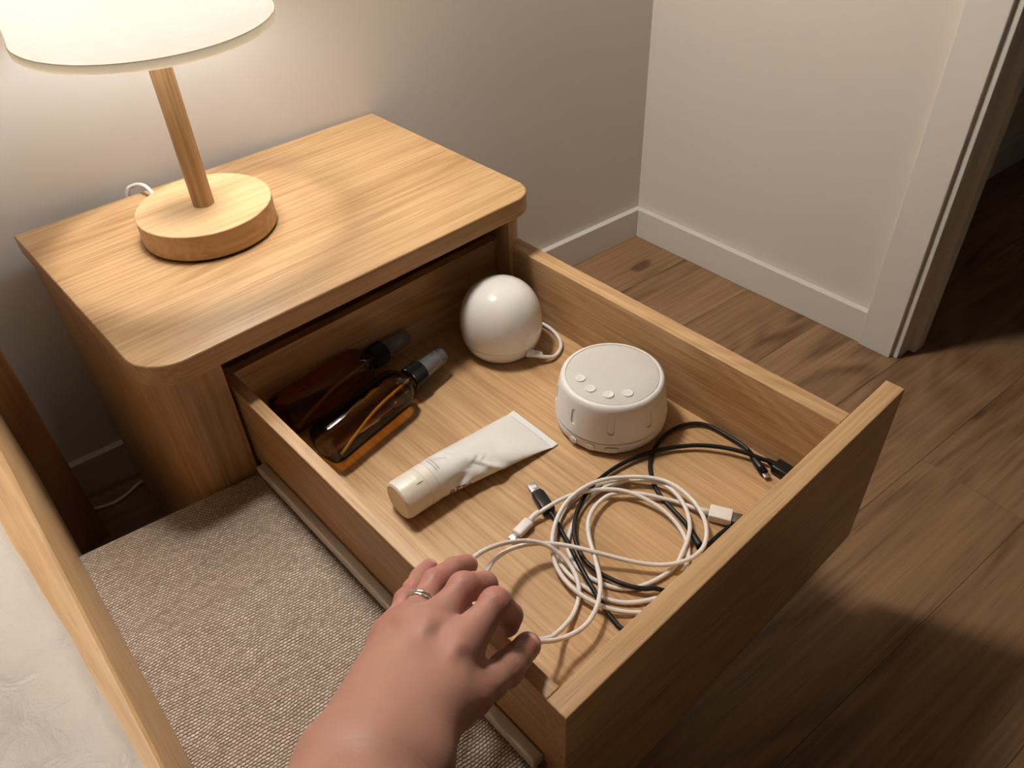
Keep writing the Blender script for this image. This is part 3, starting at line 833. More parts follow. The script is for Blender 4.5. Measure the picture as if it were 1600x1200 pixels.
for a in SLOTS:
    link('light_slot', from_bm(pill(0.0066, 0.0194, 0.0015, 10, on_side(a, 0.0405, 0.0589, TILT))), M['white'], o)
lo = [(0, 0.0008), (0.056, 0.0008), (0.0588, 0.0018), (0.0612, 0.0055), (0.0622, 0.011), (0.0622, 0.0156), (0.0618, 0.0163), (0.0604, 0.0168), (0, 0.0168)]
me = from_bm(lathe(lo, 120, TS))
BTN = [(-178.0, 0.0095, 0.0100), (-158.5, 0.0098, 0.0100), (-137.0, 0.0098, 0.0135)]
me = carve(me, [pill(w+0.0022, 0.0084, 0.004, 10, on_side(a, z, 0.0645, -0.05)) for a, z, w in BTN])
lower = link('base', me, M['white'], SP); auto_smooth(lower, 32)
def icon_bm(kind, Mx):
    bm = bmesh.new()
    if kind == 'wave':
        for k in (-1, 0, 1):
            tube_bm(bm, [Mx @ Vector((x*0.0009, k*0.0011+0.0003*math.sin(x*2.0), 0)) for x in (-2, -1, 0, 1, 2)], 0.00022, 5, 3)
    elif kind == 'note':
        tube_bm(bm, [Mx @ Vector(p) for p in ((0.0004, -0.0012, 0), (0.0004, 0.0015, 0), (0.0016, 0.0010, 0))], 0.00024, 5, 1)
        tube_bm(bm, [Mx @ Vector(p) for p in ((-0.0009, -0.0013, 0), (0.0002, -0.0012, 0))], 0.0004, 6, 1)
    elif kind == 'moon':
        tube_bm(bm, [Mx @ Vector((0.0014*math.cos(a), 0.0014*math.sin(a), 0)) for a in [math.radians(40+28*i) for i in range(10)]], 0.00026, 5, 1)
    elif kind == 'sun':
        for k in range(8):
            a = k*math.pi/4
            tube_bm(bm, [Mx @ Vector((0.0010*math.cos(a), 0.0010*math.sin(a), 0)), Mx @ Vector((0.0018*math.cos(a), 0.0018*math.sin(a), 0))], 0.00022, 5, 1)
    elif kind == 'timer':
        tube_bm(bm, [Mx @ Vector((0.0013*math.cos(a), 0.0013*math.sin(a), 0)) for a in [math.radians(30*i) for i in range(13)]], 0.00022, 5, 1)
        tube_bm(bm, [Mx @ Vector(p) for p in ((0, 0.0009, 0), (0, 0, 0), (0.0006, 0, 0))], 0.0002, 5, 1)
    else:
        tube_bm(bm, [Mx @ Vector(p) for p in ((-0.0012, 0.0008, 0), (0.0012, 0.0008, 0), (0.0012, -0.0008, 0), (-0.0012, -0.0008, 0), (-0.0012, 0.0008, 0))], 0.0002, 5, 1)
    return bm
for (a, z, w), ic in zip(BTN, ('timer', 'note', 'sun')):
    b = link('button', from_bm(pill(w, 0.0062, 0.003, 10, on_side(a, z, 0.0637, -0.05))), M['white'], lower)
    # icon stands on the button face
    Mi = on_side(a, z, 0.0638, -0.05) @ Matrix(((0, 0, 1, 0), (1, 0, 0, 0), (0, 1, 0, 0), (0, 0, 0, 1)))
    bm = bmesh.new(); bm.from_mesh(b.data)
    bi = icon_bm(ic, world_of(b).inverted() @ Mi); t = bpy.data.meshes.new('t'); bi.to_mesh(t); bi.free(); bm.from_mesh(t); bpy.data.meshes.remove(t)
    bm.to_mesh(b.data); bm.free()
g = link('speaker_mesh', from_bm(lathe([(0.0506, 0.0633), (0.0506, 0.0640), (0.0498, 0.0643), (0.030, 0.0646), (0, 0.0648)], 96, TS, caps=False)), M['grille'], SP, True)
g['label'] = 'pale grey speaker mesh'
for (x, y), ic in zip([(-0.0308, 0.0190), (-0.0352, -0.0003), (-0.0288, -0.0201), (-0.0129, -0.0328)], ('wave', 'note', 'moon', 'sun')):
    T_ = TS @ Matrix.Translation((x, y, 0.0642))
    bm = lathe([(0.0059, 0), (0.0059, 0.0012), (0.0054, 0.0017), (0.0046, 0.0014), (0, 0.0013)], 32, T_)
    bi = icon_bm(ic, T_ @ Matrix.Translation((0, 0, 0.0014)) @ Matrix.Rotation(-0.8, 4, 'Z') @ Matrix.Scale(1.3, 4)); t = bpy.data.meshes.new('t'); bi.to_mesh(t); bi.free(); bm.from_mesh(t); bpy.data.meshes.remove(t)
    o = link('button', from_bm(bm), M['white'], g); auto_smooth(o, 40)

# ------------------------------------------------------------------ cables
WHITE={
 'S1':[(0.2254,-0.6338,0.2665),(0.2391,-0.6345,0.269),(0.2527,-0.6377,0.272),(0.2662,-0.6412,0.273),(0.2757,-0.6431,0.273),(0.2876,-0.6485,0.272),(0.3027,-0.6565,0.271),(0.3141,-0.668,0.271),(0.3134,-0.6665,0.271),(0.3196,-0.6772,0.271),(0.3248,-0.6886,0.27),(0.328,-0.7016,0.269),(0.33,-0.7154,0.268),(0.3295,-0.7311,0.266),(0.3253,-0.7455,0.264),(0.3189,-0.7563,0.2635),(0.3099,-0.7668,0.263),(0.3034,-0.769,0.263),(0.292,-0.7762,0.263)],
 'D':[(0.36,-0.7497,0.266),(0.3564,-0.735,0.2645),(0.352,-0.7235,0.264),(0.3445,-0.7091,0.2645),(0.3359,-0.6953,0.266),(0.3277,-0.6832,0.267),(0.3181,-0.6734,0.267),(0.308,-0.6661,0.267),(0.3114,-0.6707,0.268),(0.2977,-0.6667,0.269),(0.2822,-0.6679,0.27),(0.2679,-0.6736,0.271),(0.2571,-0.6822,0.272),(0.2486,-0.6928,0.272),(0.2415,-0.704,0.273),(0.2344,-0.7136,0.274),(0.2248,-0.7279,0.2765),(0.2157,-0.7386,0.278),(0.2054,-0.747,0.279),(0.1923,-0.7548,0.279),(0.1792,-0.7585,0.279),(0.1666,-0.7591,0.28),(0.1561,-0.7569,0.282),(0.1447,-0.754,0.286),(0.1427,-0.7566,0.29),(0.125,-0.7502,0.3),(0.1163,-0.7487,0.31)],
 'H':[(0.1185,-0.6775,0.345),(0.1284,-0.6711,0.335),(0.144,-0.6633,0.322),(0.1579,-0.6596,0.312),(0.1776,-0.6584,0.3),(0.1932,-0.663,0.292),(0.2033,-0.6684,0.286),(0.2108,-0.6767,0.281),(0.2128,-0.681,0.2765),(0.2165,-0.689,0.272),(0.2165,-0.6984,0.2695),(0.2127,-0.7094,0.2685),(0.2078,-0.7181,0.2685),(0.2033,-0.724,0.268),(0.1979,-0.7287,0.2635),(0.1893,-0.7339,0.263),(0.1781,-0.7387,0.264),(0.164,-0.7427,0.269),(0.15,-0.7439,0.276),(0.1474,-0.7492,0.282),(0.1349,-0.7481,0.29),(0.1247,-0.7478,0.3),(0.1167,-0.7482,0.31)],
 'G':[(0.1202,-0.6918,0.33),(0.131,-0.6804,0.318),(0.1431,-0.6705,0.308),(0.1597,-0.6619,0.298),(0.177,-0.6585,0.29),(0.1922,-0.6616,0.285),(0.2039,-0.6676,0.282),(0.2158,-0.677,0.28),(0.2258,-0.6882,0.278),(0.2263,-0.6909,0.2785),(0.2364,-0.709,0.2785),(0.2469,-0.7209,0.273),(0.2572,-0.7367,0.27),(0.2679,-0.7518,0.269),(0.2778,-0.7627,0.269),(0.2899,-0.7711,0.27),(0.3034,-0.7765,0.271),(0.3162,-0.7768,0.272),(0.3256,-0.7726,0.2725),(0.3352,-0.7667,0.273),(0.3449,-0.757,0.273),(0.3524,-0.7447,0.273),(0.3575,-0.731,0.273),(0.3599,-0.7141,0.273),(0.3589,-0.6995,0.273),(0.3528,-0.6859,0.2725),(0.3424,-0.6734,0.272),(0.3266,-0.6601,0.2725),(0.33,-0.6647,0.2735),(0.3161,-0.6552,0.275),(0.3035,-0.65,0.2765),(0.2876,-0.6483,0.278),(0.273,-0.6479,0.2785),(0.2611,-0.6495,0.278),(0.2489,-0.6516,0.273),(0.2373,-0.6576,0.271),(0.2268,-0.665,0.271),(0.2164,-0.6748,0.271),(0.2114,-0.6805,0.27),(0.205,-0.6904,0.2695),(0.2004,-0.7028,0.269),(0.1981,-0.7163,0.269),(0.1985,-0.728,0.269),(0.2008,-0.7397,0.2685),(0.2036,-0.7506,0.268),(0.2096,-0.7597,0.266),(0.2165,-0.7678,0.264),(0.2246,-0.7749,0.263),(0.2286,-0.7788,0.263)],
 'K':[(0.2489,-0.7777,0.263),(0.2438,-0.7745,0.263),(0.2324,-0.7682,0.263),(0.2243,-0.7611,0.263),(0.2181,-0.7523,0.2625),(0.2142,-0.7442,0.2625),(0.2118,-0.7336,0.2625),(0.2111,-0.7262,0.263),(0.2091,-0.718,0.264),(0.2089,-0.7069,0.2635),(0.2106,-0.6949,0.263),(0.2145,-0.6841,0.263),(0.2188,-0.6766,0.263),(0.2259,-0.6689,0.263),(0.2385,-0.658,0.263),(0.2504,-0.6507,0.2635),(0.2667,-0.6441,0.264),(0.2813,-0.6413,0.2645),(0.2975,-0.6427,0.265),(0.3123,-0.648,0.2655),(0.3259,-0.6578,0.267),(0.3261,-0.6554,0.268),(0.3363,-0.666,0.2685)],
 'C':[(0.3336,-0.6599,0.2645),(0.3386,-0.6665,0.2645),(0.3437,-0.6729,0.265),(0.3511,-0.6826,0.266),(0.3555,-0.6916,0.267),(0.3569,-0.7018,0.2685),(0.355,-0.7154,0.2695),(0.3478,-0.731,0.27),(0.3387,-0.7436,0.269),(0.3294,-0.7519,0.2685),(0.3181,-0.7578,0.268),(0.3078,-0.7617,0.2675),(0.2985,-0.7639,0.266),(0.2942,-0.767,0.2645),(0.2822,-0.7671,0.2635),(0.2729,-0.7664,0.263),(0.263,-0.7642,0.263),(0.2521,-0.761,0.2628),(0.2411,-0.7561,0.2625),(0.2331,-0.7486,0.2625),(0.2273,-0.7391,0.2625),(0.2235,-0.7287,0.2625),(0.2217,-0.7183,0.2625),(0.22,-0.7086,0.2625),(0.2226,-0.6979,0.2625),(0.2269,-0.6879,0.2625),(0.2309,-0.6812,0.2625),(0.2277,-0.686,0.2625),(0.2359,-0.6767,0.2625),(0.2428,-0.6714,0.2625),(0.2543,-0.6652,0.263),(0.2654,-0.6605,0.263),(0.2766,-0.657,0.263),(0.2882,-0.6538,0.263),(0.3011,-0.6529,0.263),(0.3143,-0.6551,0.2635),(0.3251,-0.6587,0.264),(0.3365,-0.6651,0.2645),(0.3304,-0.6572,0.2645)],
}
BLACK={
 'K1':[(0.2499,-0.6404,0.265),(0.2467,-0.6504,0.264),(0.2426,-0.659,0.264),(0.239,-0.6679,0.264),(0.2349,-0.6785,0.265),(0.231,-0.6876,0.266),(0.2288,-0.6887,0.2665),(0.2245,-0.7012,0.2665),(0.2179,-0.7166,0.267),(0.2131,-0.7302,0.267),(0.2097,-0.7413,0.266),(0.2069,-0.7507,0.264),(0.2043,-0.7598,0.263),(0.2032,-0.7684,0.2625),(0.2029,-0.7742,0.2625),(0.2029,-0.778,0.2625)],
 'K2':[(0.4601,-0.7564,0.267),(0.4589,-0.7504,0.267),(0.4555,-0.7427,0.268),(0.4516,-0.7303,0.269),(0.4455,-0.7143,0.269),(0.4349,-0.6965,0.268),(0.4239,-0.6838,0.267),(0.4211,-0.6808,0.266),(0.4016,-0.6648,0.266),(0.3819,-0.6556,0.266),(0.3607,-0.6479,0.2655),(0.3364,-0.6434,0.265),(0.3145,-0.6438,0.265),(0.3294,-0.6414,0.265),(0.3145,-0.6437,0.266),(0.2997,-0.6473,0.267),(0.2879,-0.6506,0.268),(0.2746,-0.6554,0.267),(0.2627,-0.6613,0.266),(0.2512,-0.6697,0.266),(0.2412,-0.6809,0.2665),(0.2361,-0.6906,0.2665),(0.2337,-0.6913,0.267),(0.2302,-0.7009,0.267),(0.2281,-0.7121,0.2675),(0.2284,-0.723,0.2675),(0.2309,-0.7336,0.267),(0.2341,-0.7445,0.267),(0.2385,-0.756,0.2675),(0.2461,-0.7656,0.267),(0.2553,-0.7722,0.265),(0.2634,-0.7768,0.264)],
 'K3':[(0.4597,-0.7305,0.2645),(0.465,-0.7207,0.2645),(0.4698,-0.7093,0.264),(0.4724,-0.697,0.264),(0.4707,-0.6855,0.264),(0.4661,-0.6738,0.264),(0.4568,-0.6622,0.264),(0.4469,-0.6555,0.264),(0.4327,-0.6498,0.2635),(0.4182,-0.6485,0.263),(0.4012,-0.6512,0.2625),(0.3849,-0.6572,0.2625),(0.3701,-0.6664,0.2625),(0.366,-0.6711,0.2625),(0.3553,-0.6827,0.2625),(0.3469,-0.6959,0.2625),(0.343,-0.7085,0.2625),(0.3405,-0.7207,0.2625),(0.3377,-0.7329,0.263),(0.3341,-0.7445,0.264),(0.3306,-0.7549,0.264),(0.3264,-0.7629,0.264),(0.3215,-0.77,0.264)],
 'K4':[(0.3763,-0.7759,0.263),(0.3628,-0.7745,0.263),(0.3549,-0.7735,0.263),(0.3466,-0.7728,0.263),(0.3382,-0.7731,0.263),(0.3303,-0.7731,0.263),(0.3238,-0.7721,0.263)],
}
WR, BR = 0.0022, 0.0023
for k_ in BLACK:
    BLACK[k_] = [(min(x, 0.4632), y, z) for x, y, z in BLACK[k_]]
def plug_body(pts_w, size, mat, parent, name, bev=0.0015):
    """rounded box between two points, size = (width, height)"""
    a, b = Vector(pts_w[0]), Vector(pts_w[1])
    Mx = frame((a+b)/2, b-a)
    bm = bmesh.new(); L = (b-a).length
    box_bm(bm, -L/2, L/2, -size[0]/2, size[0]/2, -size[1]/2, size[1]/2, bev, 3, Mx)
    o = link(name, from_bm(bm), mat, parent); auto_smooth(o, 50); return o
WC = empty('charging_cable', (0.27, -0.70, ZF), 'tangled white charging cable looped over itself, one end held by the hand', 'cable')
C0, C1 = Vector((0.2058, -0.6364, ZF+0.0046)), Vector((0.2262, -0.6342, ZF+0.0062))
dC = (C1-C0).normalized()
plug_body((C0, C1), (0.0108, 0.0072), M['wcord'], WC, 'plug_housing', 0.0022)
pb = plug_body((C0-dC*0.0085, C0), (0.0086, 0.0030), M['steel'], WC, 'plug_tip', 0.0012); pb['label'] = 'shiny metal plug tip'
A0, A1 = Vector((0.3606, -0.7505, ZF+0.0060)), Vector((0.3705, -0.7705, ZF+0.0060))
dA = (A1-A0).normalized()
plug_body((A0, A1), (0.0158, 0.0090), M['wcord'], WC, 'plug_housing', 0.0012)
pb = plug_body((A1, A1+dA*0.0125), (0.0122, 0.0046), M['darksteel'], WC, 'plug_tip', 0.0005); pb['label'] = 'dull metal plug tip'
bm = bmesh.new()
s1 = clean([tuple(C1)]+WHITE['S1'])
tube_bm(bm, s1+[Vector((0.286, -0.7885, 0.2628)), Vector((0.272, -0.7930, 0.2628)), Vector((0.258, -0.7905, 0.2628))]+clean(WHITE['K']), WR, 10, 4)
tube_bm(bm, clean(WHITE['C'], 0.005), WR, 10, 4)
dd = clean(WHITE['D']); hh = clean(WHITE['H']); gg = clean(WHITE['G'])
grip = [Vector((0.1120, -0.7500, 0.3150))]
tube_bm(bm, [A0-dA*0.001, A0-dA*0.012]+[p for p in dd[1:] if (p-A0).length > 0.016]+grip+hh[::-1], WR, 10, 4)
tube_bm(bm, [hh[0], Vector((0.1130, -0.6840, 0.3440)), Vector((0.1135, -0.6915, 0.338))]+gg+[Vector((0.2350, -0.7850, 0.2628)), Vector((0.25, -0.7955, 0.2628))], WR, 10, 4)
# strain reliefs
tube_bm(bm, [A0, A0-dA*0.012], 0.0031, 12, 1)
q = [C1, C1+dC*0.006+Vector((0, 0, 0.0008)), Vector(WHITE['S1'][1])]
tube_bm(bm, q, 0.0030, 12, 3)
link('cord', from_bm(bm), M['wcord'], WC)

BC = empty('charging_cable', (0.33, -0.68, ZF), 'black charging cable with flat metal-tipped plug lying beside the white plug', 'cable')
L0, L1 = Vector((0.2578, -0.6110, ZF+0.0052)), Vector((0.2487, -0.6395, ZF+0.0055)); dL = (L1-L0).normalized()
plug_body((L0+dL*0.002, L1), (0.0138, 0.0086), M['black'], BC, 'plug_housing', 0.0024)
plug_body((L0-dL*0.0005, L0+dL*0.005), (0.0115, 0.0070), M['black'], BC, 'plug_collar', 0.0018)
lt = plug_body((L0-dL*0.0125, L0), (0.0098, 0.0026), M['steel'], BC, 'plug_tip', 0.0009); lt['label'] = 'flat metal plug tip'
bm = bmesh.new(); Mx = frame(L0-dL*0.0065+Vector((0, 0, 0.0013)), dL); box_bm(bm, -0.0022, 0.0018, -0.0030, 0.0030, 0, 0.00025, 0.0001, 1, Mx)
link('contact', from_bm(bm), M['gloss'], lt)
U0, U1 = Vector((0.4597, -0.7600, ZF+0.0068)), Vector((0.4590, -0.7905, ZF+0.0068)); dU = (U1-U0).normalized()
plug_body((U0, U1), (0.0152, 0.0100), M['black'], BC, 'plug_housing', 0.0014)
bm = bmesh.new()
for k in range(4):
    c = U0-dU*(0.0012+0.0022*k); tube_bm(bm, [c-dU*0.0007, c+dU*0.0007], 0.0038-0.0003*k, 12, 1)
tube_bm(bm, [U0, U0-dU*0.010], 0.0026, 10, 1)
link('strain_relief', from_bm(bm), M['black'], BC)
bm = bmesh.new()
k1 = clean(BLACK['K1']); k2 = clean(BLACK['K2'])
tube_bm(bm, [L1-dL*0.002]+[p for p in k1 if (p-L1).length > 0.006 and p.y < -0.645]+[Vector((0.206, -0.790, 0.2626)), Vector((0.222, -0.797, 0.2626)), Vector((0.245, -0.796, 0.2626))]+[Vector((0.262, -0.787, 0.2630))]+k2[::-1][1:-1]+[U0-dU*0.006], BR, 10, 4)
link('cord', from_bm(bm), M['bcord'], BC)

BD = empty('charging_cable', (0.42, -0.70, ZF), 'thin black charging cable with small narrow plug pointing at the drawer front', 'cable')
m0, m1, m2 = Vector((0.4597, -0.7290, ZF+0.0046)), Vector((0.4530, -0.7405, ZF+0.0046)), Vector((0.4448, -0.7580, ZF+0.0046))
dM = (m2-m1).normalized()
def taper(P, rads, mat, parent, name):
    bm = bmesh.new()
    tube_bm(bm, P, 1, 16, 1, radii=lambda t: np.interp(t, np.linspace(0, 1, len(rads)), rads))
    return link(name, from_bm(bm), mat, parent)
taper([m0, m0*0.5+m1*0.5, m1, m1*0.5+m2*0.5, m2], [0.0025, 0.0030, 0.0041, 0.0044, 0.0044], M['black'], BD, 'plug_housing')
pt = plug_body((m2, m2+dM*0.0065), (0.0064, 0.0022), M['steel'], BD, 'plug_tip', 0.0005); pt['label'] = 'small metal plug tip'
bm = bmesh.new(); k3 = clean(BLACK['K3']); k4 = clean(BLACK['K4'])
tube_bm(bm, [m0+(m0-m1)*0.0]+[p for p in k3 if p.y > -0.728 or p.x < 0.44], BR, 10, 4)
e = k3[-1]; e0 = k3[-4]
tube_bm(bm, [e0, (e+e0)/2, e], 1, 12, 4, radii=lambda t: 0.0026+0.0014*t)
tube_bm(bm, [e]+[Vector((0.319, -0.781, 0.2630))]+[Vector((0.3185, -0.7790, 0.2628))]+k4[::-1], BR, 10, 3)
link('cord', from_bm(bm), M['bcord'], BD)

# ------------------------------------------------------------------ the hand
HAND={'P':[(0.0135,-0.7169,0.392),(0.0451,-0.6955,0.384),(0.0694,-0.6784,0.3705),(0.0837,-0.6711,0.3635)],'R':[(0.0252,-0.7255,0.401),(0.0679,-0.7027,0.391),(0.0907,-0.695,0.378),(0.1071,-0.6909,0.364)],'M':[(0.032,-0.741,0.409),(0.0742,-0.7294,0.406),(0.0935,-0.7287,0.389),(0.0955,-0.7313,0.37)],'I':[(0.0394,-0.7661,0.41),(0.0806,-0.7568,0.409),(0.0885,-0.7608,0.39),(0.0894,-0.7574,0.372)],'T':[(-0.0124,-0.7906,0.425),(0.0276,-0.7931,0.4),(0.0625,-0.7853,0.38),(0.0912,-0.777,0.3675)],'Wu':[(-0.0633,-0.7919,0.447)],'Wr':[(-0.0336,-0.8136,0.432)],'Wm':[(-0.0492,-0.8054,0.447)],'F0':[(-0.127,-0.8713,0.56)],'F1':[(-0.1052,-0.8984,0.54)],}
def sdf_hand():
    h = 0.00095
    lo = np.array((-0.165, -0.935, 0.335)); hi = np.array((0.130, -0.645, 0.520))
    n = np.ceil((hi-lo)/h).astype(int)
    gx, gy, gz = [lo[i]+h*np.arange(n[i], dtype=np.float32) for i in range(3)]
    gx = gx.astype(np.float32); gy = gy.astype(np.float32); gz = gz.astype(np.float32)
    BIG = np.float32(0.05)
    def field(): return np.full(tuple(n), BIG, np.float32)
    def cone(F, a, b, ra, rb, k):
        a = np.array(a, np.float32); b = np.array(b, np.float32)
        mg = max(ra, rb)+k+0.006
        i0 = np.maximum(((np.minimum(a, b)-mg-lo)/h).astype(int), 0); i1 = np.minimum(((np.maximum(a, b)+mg-lo)/h).astype(int)+2, n)
        if np.any(i1 <= i0): return
        sl = tuple(slice(i0[q], i1[q]) for q in range(3))
        X = gx[sl[0]][:, None, None]-a[0]; Y = gy[sl[1]][None, :, None]-a[1]; Zz = gz[sl[2]][None, None, :]-a[2]
        d = b-a; dd = float(d@d)+1e-12
        t = np.clip((X*d[0]+Y*d[1]+Zz*d[2])/dd, 0, 1)
        D = np.sqrt((X-t*d[0])**2+(Y-t*d[1])**2+(Zz-t*d[2])**2)-(ra+(rb-ra)*t)
        f = F[sl]
        if k > 0:
            hh = np.maximum(k-np.abs(f-D), 0)/k
            F[sl] = np.minimum(f, D)-hh*hh*k*0.25
        else: F[sl] = np.minimum(f, D)
    def smin(A, B, k):
        hh = np.maximum(k-np.abs(A-B), 0)/k
        return np.minimum(A, B)-hh*hh*k*0.25
    P = {k: [np.array(q) for q in v] for k, v in HAND.items()}
    Wu, Wr, Wm = P['Wu'][0], P['Wr'][0], P['Wm'][0]
    upv = np.array((-0.25, -0.35, 0.90)); upv /= np.linalg.norm(upv)   # out of the back of the hand
    palm = field()
    kp = 0.016
    dn = -upv*0.009
    F0, F1 = np.array((-0.150, -0.905, 0.500)), np.array((-0.120, -0.930, 0.485))
    F0 = Wu+(Wu-P['R'][0])*0.95+np.array((0.0, -0.004, 0.016)); F1 = Wr+(Wr-P['I'][0])*0.95+np.array((0.012, -0.004, 0.022))
    for a, b, ra, rb in [
        (F0, Wu, 0.0250, 0.0205), (F1, Wr, 0.0225, 0.0185), ((F0+F1)/2, Wm, 0.0265, 0.0200),
        (Wu, P['P'][0]+dn*0.4+(P['R'][0]-P['P'][0])*0.10, 0.0195, 0.0084), (Wm, P['R'][0]+dn*0.3, 0.0195, 0.0112), (Wm, P['M'][0]+dn*0.25, 0.0195, 0.0122), (Wr, P['I'][0]+dn*0.3, 0.0190, 0.0128),
        (P['P'][0]+dn*0.5, P['R'][0]+dn*0.4, 0.0082, 0.0106), (P['R'][0]+dn*0.4, P['M'][0]+dn*0.4, 0.0110, 0.0120), (P['M'][0]+dn*0.4, P['I'][0]+dn*0.4, 0.0120, 0.0124),
        (Wu+dn, (P['P'][0]+P['R'][0])/2+dn*1.2, 0.0170, 0.0100),
        (Wr+dn*0.6, P['T'][0]+dn*0.4, 0.0195, 0.0185), (P['T'][0]+dn*0.4, P['T'][0]*0.45+P['T'][1]*0.55+dn*0.3, 0.0185, 0.0155),
        (P['T'][0]+dn*0.3, P['I'][0]*0.6+P['T'][0]*0.4+dn*0.8, 0.0150, 0.0105)]:
        cone(palm, a, b, ra, rb, kp)
    # knuckles, tendons and a vein or two on the back
    for key, r in (('P', 0.0074), ('R', 0.0096), ('M', 0.0112), ('I', 0.0114)):
        K = P[key][0]+upv*(0.0042 if key != 'P' else 0.0030)
        cone(palm, K, K*0.82+P[key][1]*0.18, r, r*0.9, 0.007)
        Wt = Wm*0.55+(Wu if key in 'PR' else Wr)*0.45
        cone(palm, K+upv*(r-0.0036), Wt+upv*0.0172, 0.0028, 0.0020, 0.005)
    v0 = P['R'][0]*0.45+Wm*0.55+upv*0.0172; v1 = P['M'][0]*0.75+Wm*0.25+upv*0.0134
    cone(palm, v0, v1, 0.0013, 0.0012, 0.003); cone(palm, v0, Wr*0.7+Wm*0.3+upv*0.0175, 0.0014, 0.0012, 0.003)
    cone(palm, Wu*0.8+Wm*0.2+upv*0.012+(F0-Wu)*0.12, Wu*0.8+Wm*0.2+upv*0.012+(F0-Wu)*0.2, 0.0105, 0.0105, 0.010)   # wrist bone
    R = {'P': [0.0086, 0.0080, 0.0073, 0.0064], 'R': [0.0108, 0.0096, 0.0088, 0.0077], 'M': [0.0118, 0.0106, 0.0096, 0.0080], 'I': [0.0122, 0.0108, 0.0096, 0.0080], 'T': [0.0165, 0.0126, 0.0113, 0.0093]}
    out = palm.copy()
    fields = []
    for key in 'PRMIT':
        f = field(); J = P[key]; r = R[key]
        for i in range(3):
            if key == 'T' and i == 0: cone(f, J[0]*0.35+J[1]*0.65, J[1], 0.0132, r[1], 0.004); continue
            a, b = J[i], J[i+1]; mid = (a+b)/2
            # a little waist between the joints
            cone(f, a, mid, r[i], (r[i]+r[i+1])/2*0.965, 0.004); cone(f, mid, b, (r[i]+r[i+1])/2*0.965, r[i+1], 0.004)
        # knuckle swell on the back of the middle joint, pulp under the tip
        b = J[1]+upv*0.0016 if key != 'T' else J[2]
        cone(f, b, b+(J[2]-J[1])*0.05, r[1]*0.93, r[1]*0.93, 0.004)
        ax = (J[3]-J[2])/np.linalg.norm(J[3]-J[2])
        pad = -(upv-ax*float(upv@ax)); pad /= np.linalg.norm(pad)
        cone(f, J[3]+pad*0.0012-ax*0.003, J[3]+pad*0.0010, r[3]*0.95, r[3]*0.9, 0.004)
        fields.append(smin(palm, f, np.float32(0.0085 if key != 'T' else 0.012)))
    out = fields[0]
    for f in fields[1:]: out = smin(out, f, np.float32(0.0012))
    # cut the forearm cleanly where it leaves the model
    return out, lo, h, (gx, gy, gz), P, R, upv
def surface_nets(F, lo, h):
    n = F.shape
    s = F < 0
    c = [s[dx:n[0]-1+dx, dy:n[1]-1+dy, dz:n[2]-1+dz] for dx in (0, 1) for dy in (0, 1) for dz in (0, 1)]
    cnt = sum(q.astype(np.int8) for q in c)
    act = (cnt > 0) & (cnt < 8)
    idx = -np.ones(act.shape, np.int64); cells = np.argwhere(act); idx[act] = np.arange(len(cells))
    acc = np.zeros((len(cells), 3)); w = np.zeros(len(cells))
    for ax in range(3):
        for o1 in (0, 1):
            for o2 in (0, 1):
                o = [0, 0, 0]; q = [i for i in range(3) if i != ax]; o[q[0]] = o1; o[q[1]] = o2
                a = cells+np.array(o); b = a.copy(); b[:, ax] += 1
                fa = F[a[:, 0], a[:, 1], a[:, 2]].astype(float); fb = F[b[:, 0], b[:, 1], b[:, 2]].astype(float)
                m = (fa < 0) != (fb < 0)
                t = np.where(m, fa/np.where(m, fa-fb, 1), 0)
                p = np.array(o)[None, :].repeat(len(cells), 0).astype(float); p[:, ax] += t
                acc[m] += p[m]; w[m] += 1
    V = (cells+acc/w[:, None])*h+np.array(lo)[None, :]
    faces = []
    for ax in range(3):
        q = [i for i in range(3) if i != ax]
        A = [slice(1, n[i]-1) for i in range(3)]; Bs = [slice(1, n[i]-1) for i in range(3)]
        A[ax] = slice(0, n[ax]-1); Bs[ax] = slice(1, n[ax])
        ch = s[tuple(A)] != s[tuple(Bs)]
        e = np.argwhere(ch); base = e.copy()
        for i in q: base[:, i] += 1
        ins = s[base[:, 0], base[:, 1], base[:, 2]]
        def cell(d1, d2):
            p = base.copy(); p[:, q[0]] -= d1; p[:, q[1]] -= d2; return idx[p[:, 0], p[:, 1], p[:, 2]]
        quad = np.stack([cell(1, 1), cell(0, 1), cell(0, 0), cell(1, 0)], 1)
        flip = ins if ax != 1 else ~ins
        quad[~flip] = quad[~flip][:, ::-1]
        faces.append(quad)
    return V, np.concatenate(faces)
HF, hlo, hh_, hg, HP, HR, HUP = sdf_hand()
HV, HFc = surface_nets(HF, hlo, hh_)
# drop anything that is not a full quad (border cells)
HFc = HFc[(HFc >= 0).all(1)]
me = bpy.data.meshes.new('hand'); me.from_pydata(HV.tolist(), [], HFc.tolist())
bm = bmesh.new(); bm.from_mesh(me)
for _ in range(4): bmesh.ops.smooth_vert(bm, verts=bm.verts, factor=0.5, use_axis_x=True, use_axis_y=True, use_axis_z=True)
bmesh.ops.holes_fill(bm, edges=[e for e in bm.edges if e.is_boundary], sides=0)
bmesh.ops.recalc_face_normals(bm, faces=bm.faces)
bm.to_mesh(me); bm.free()
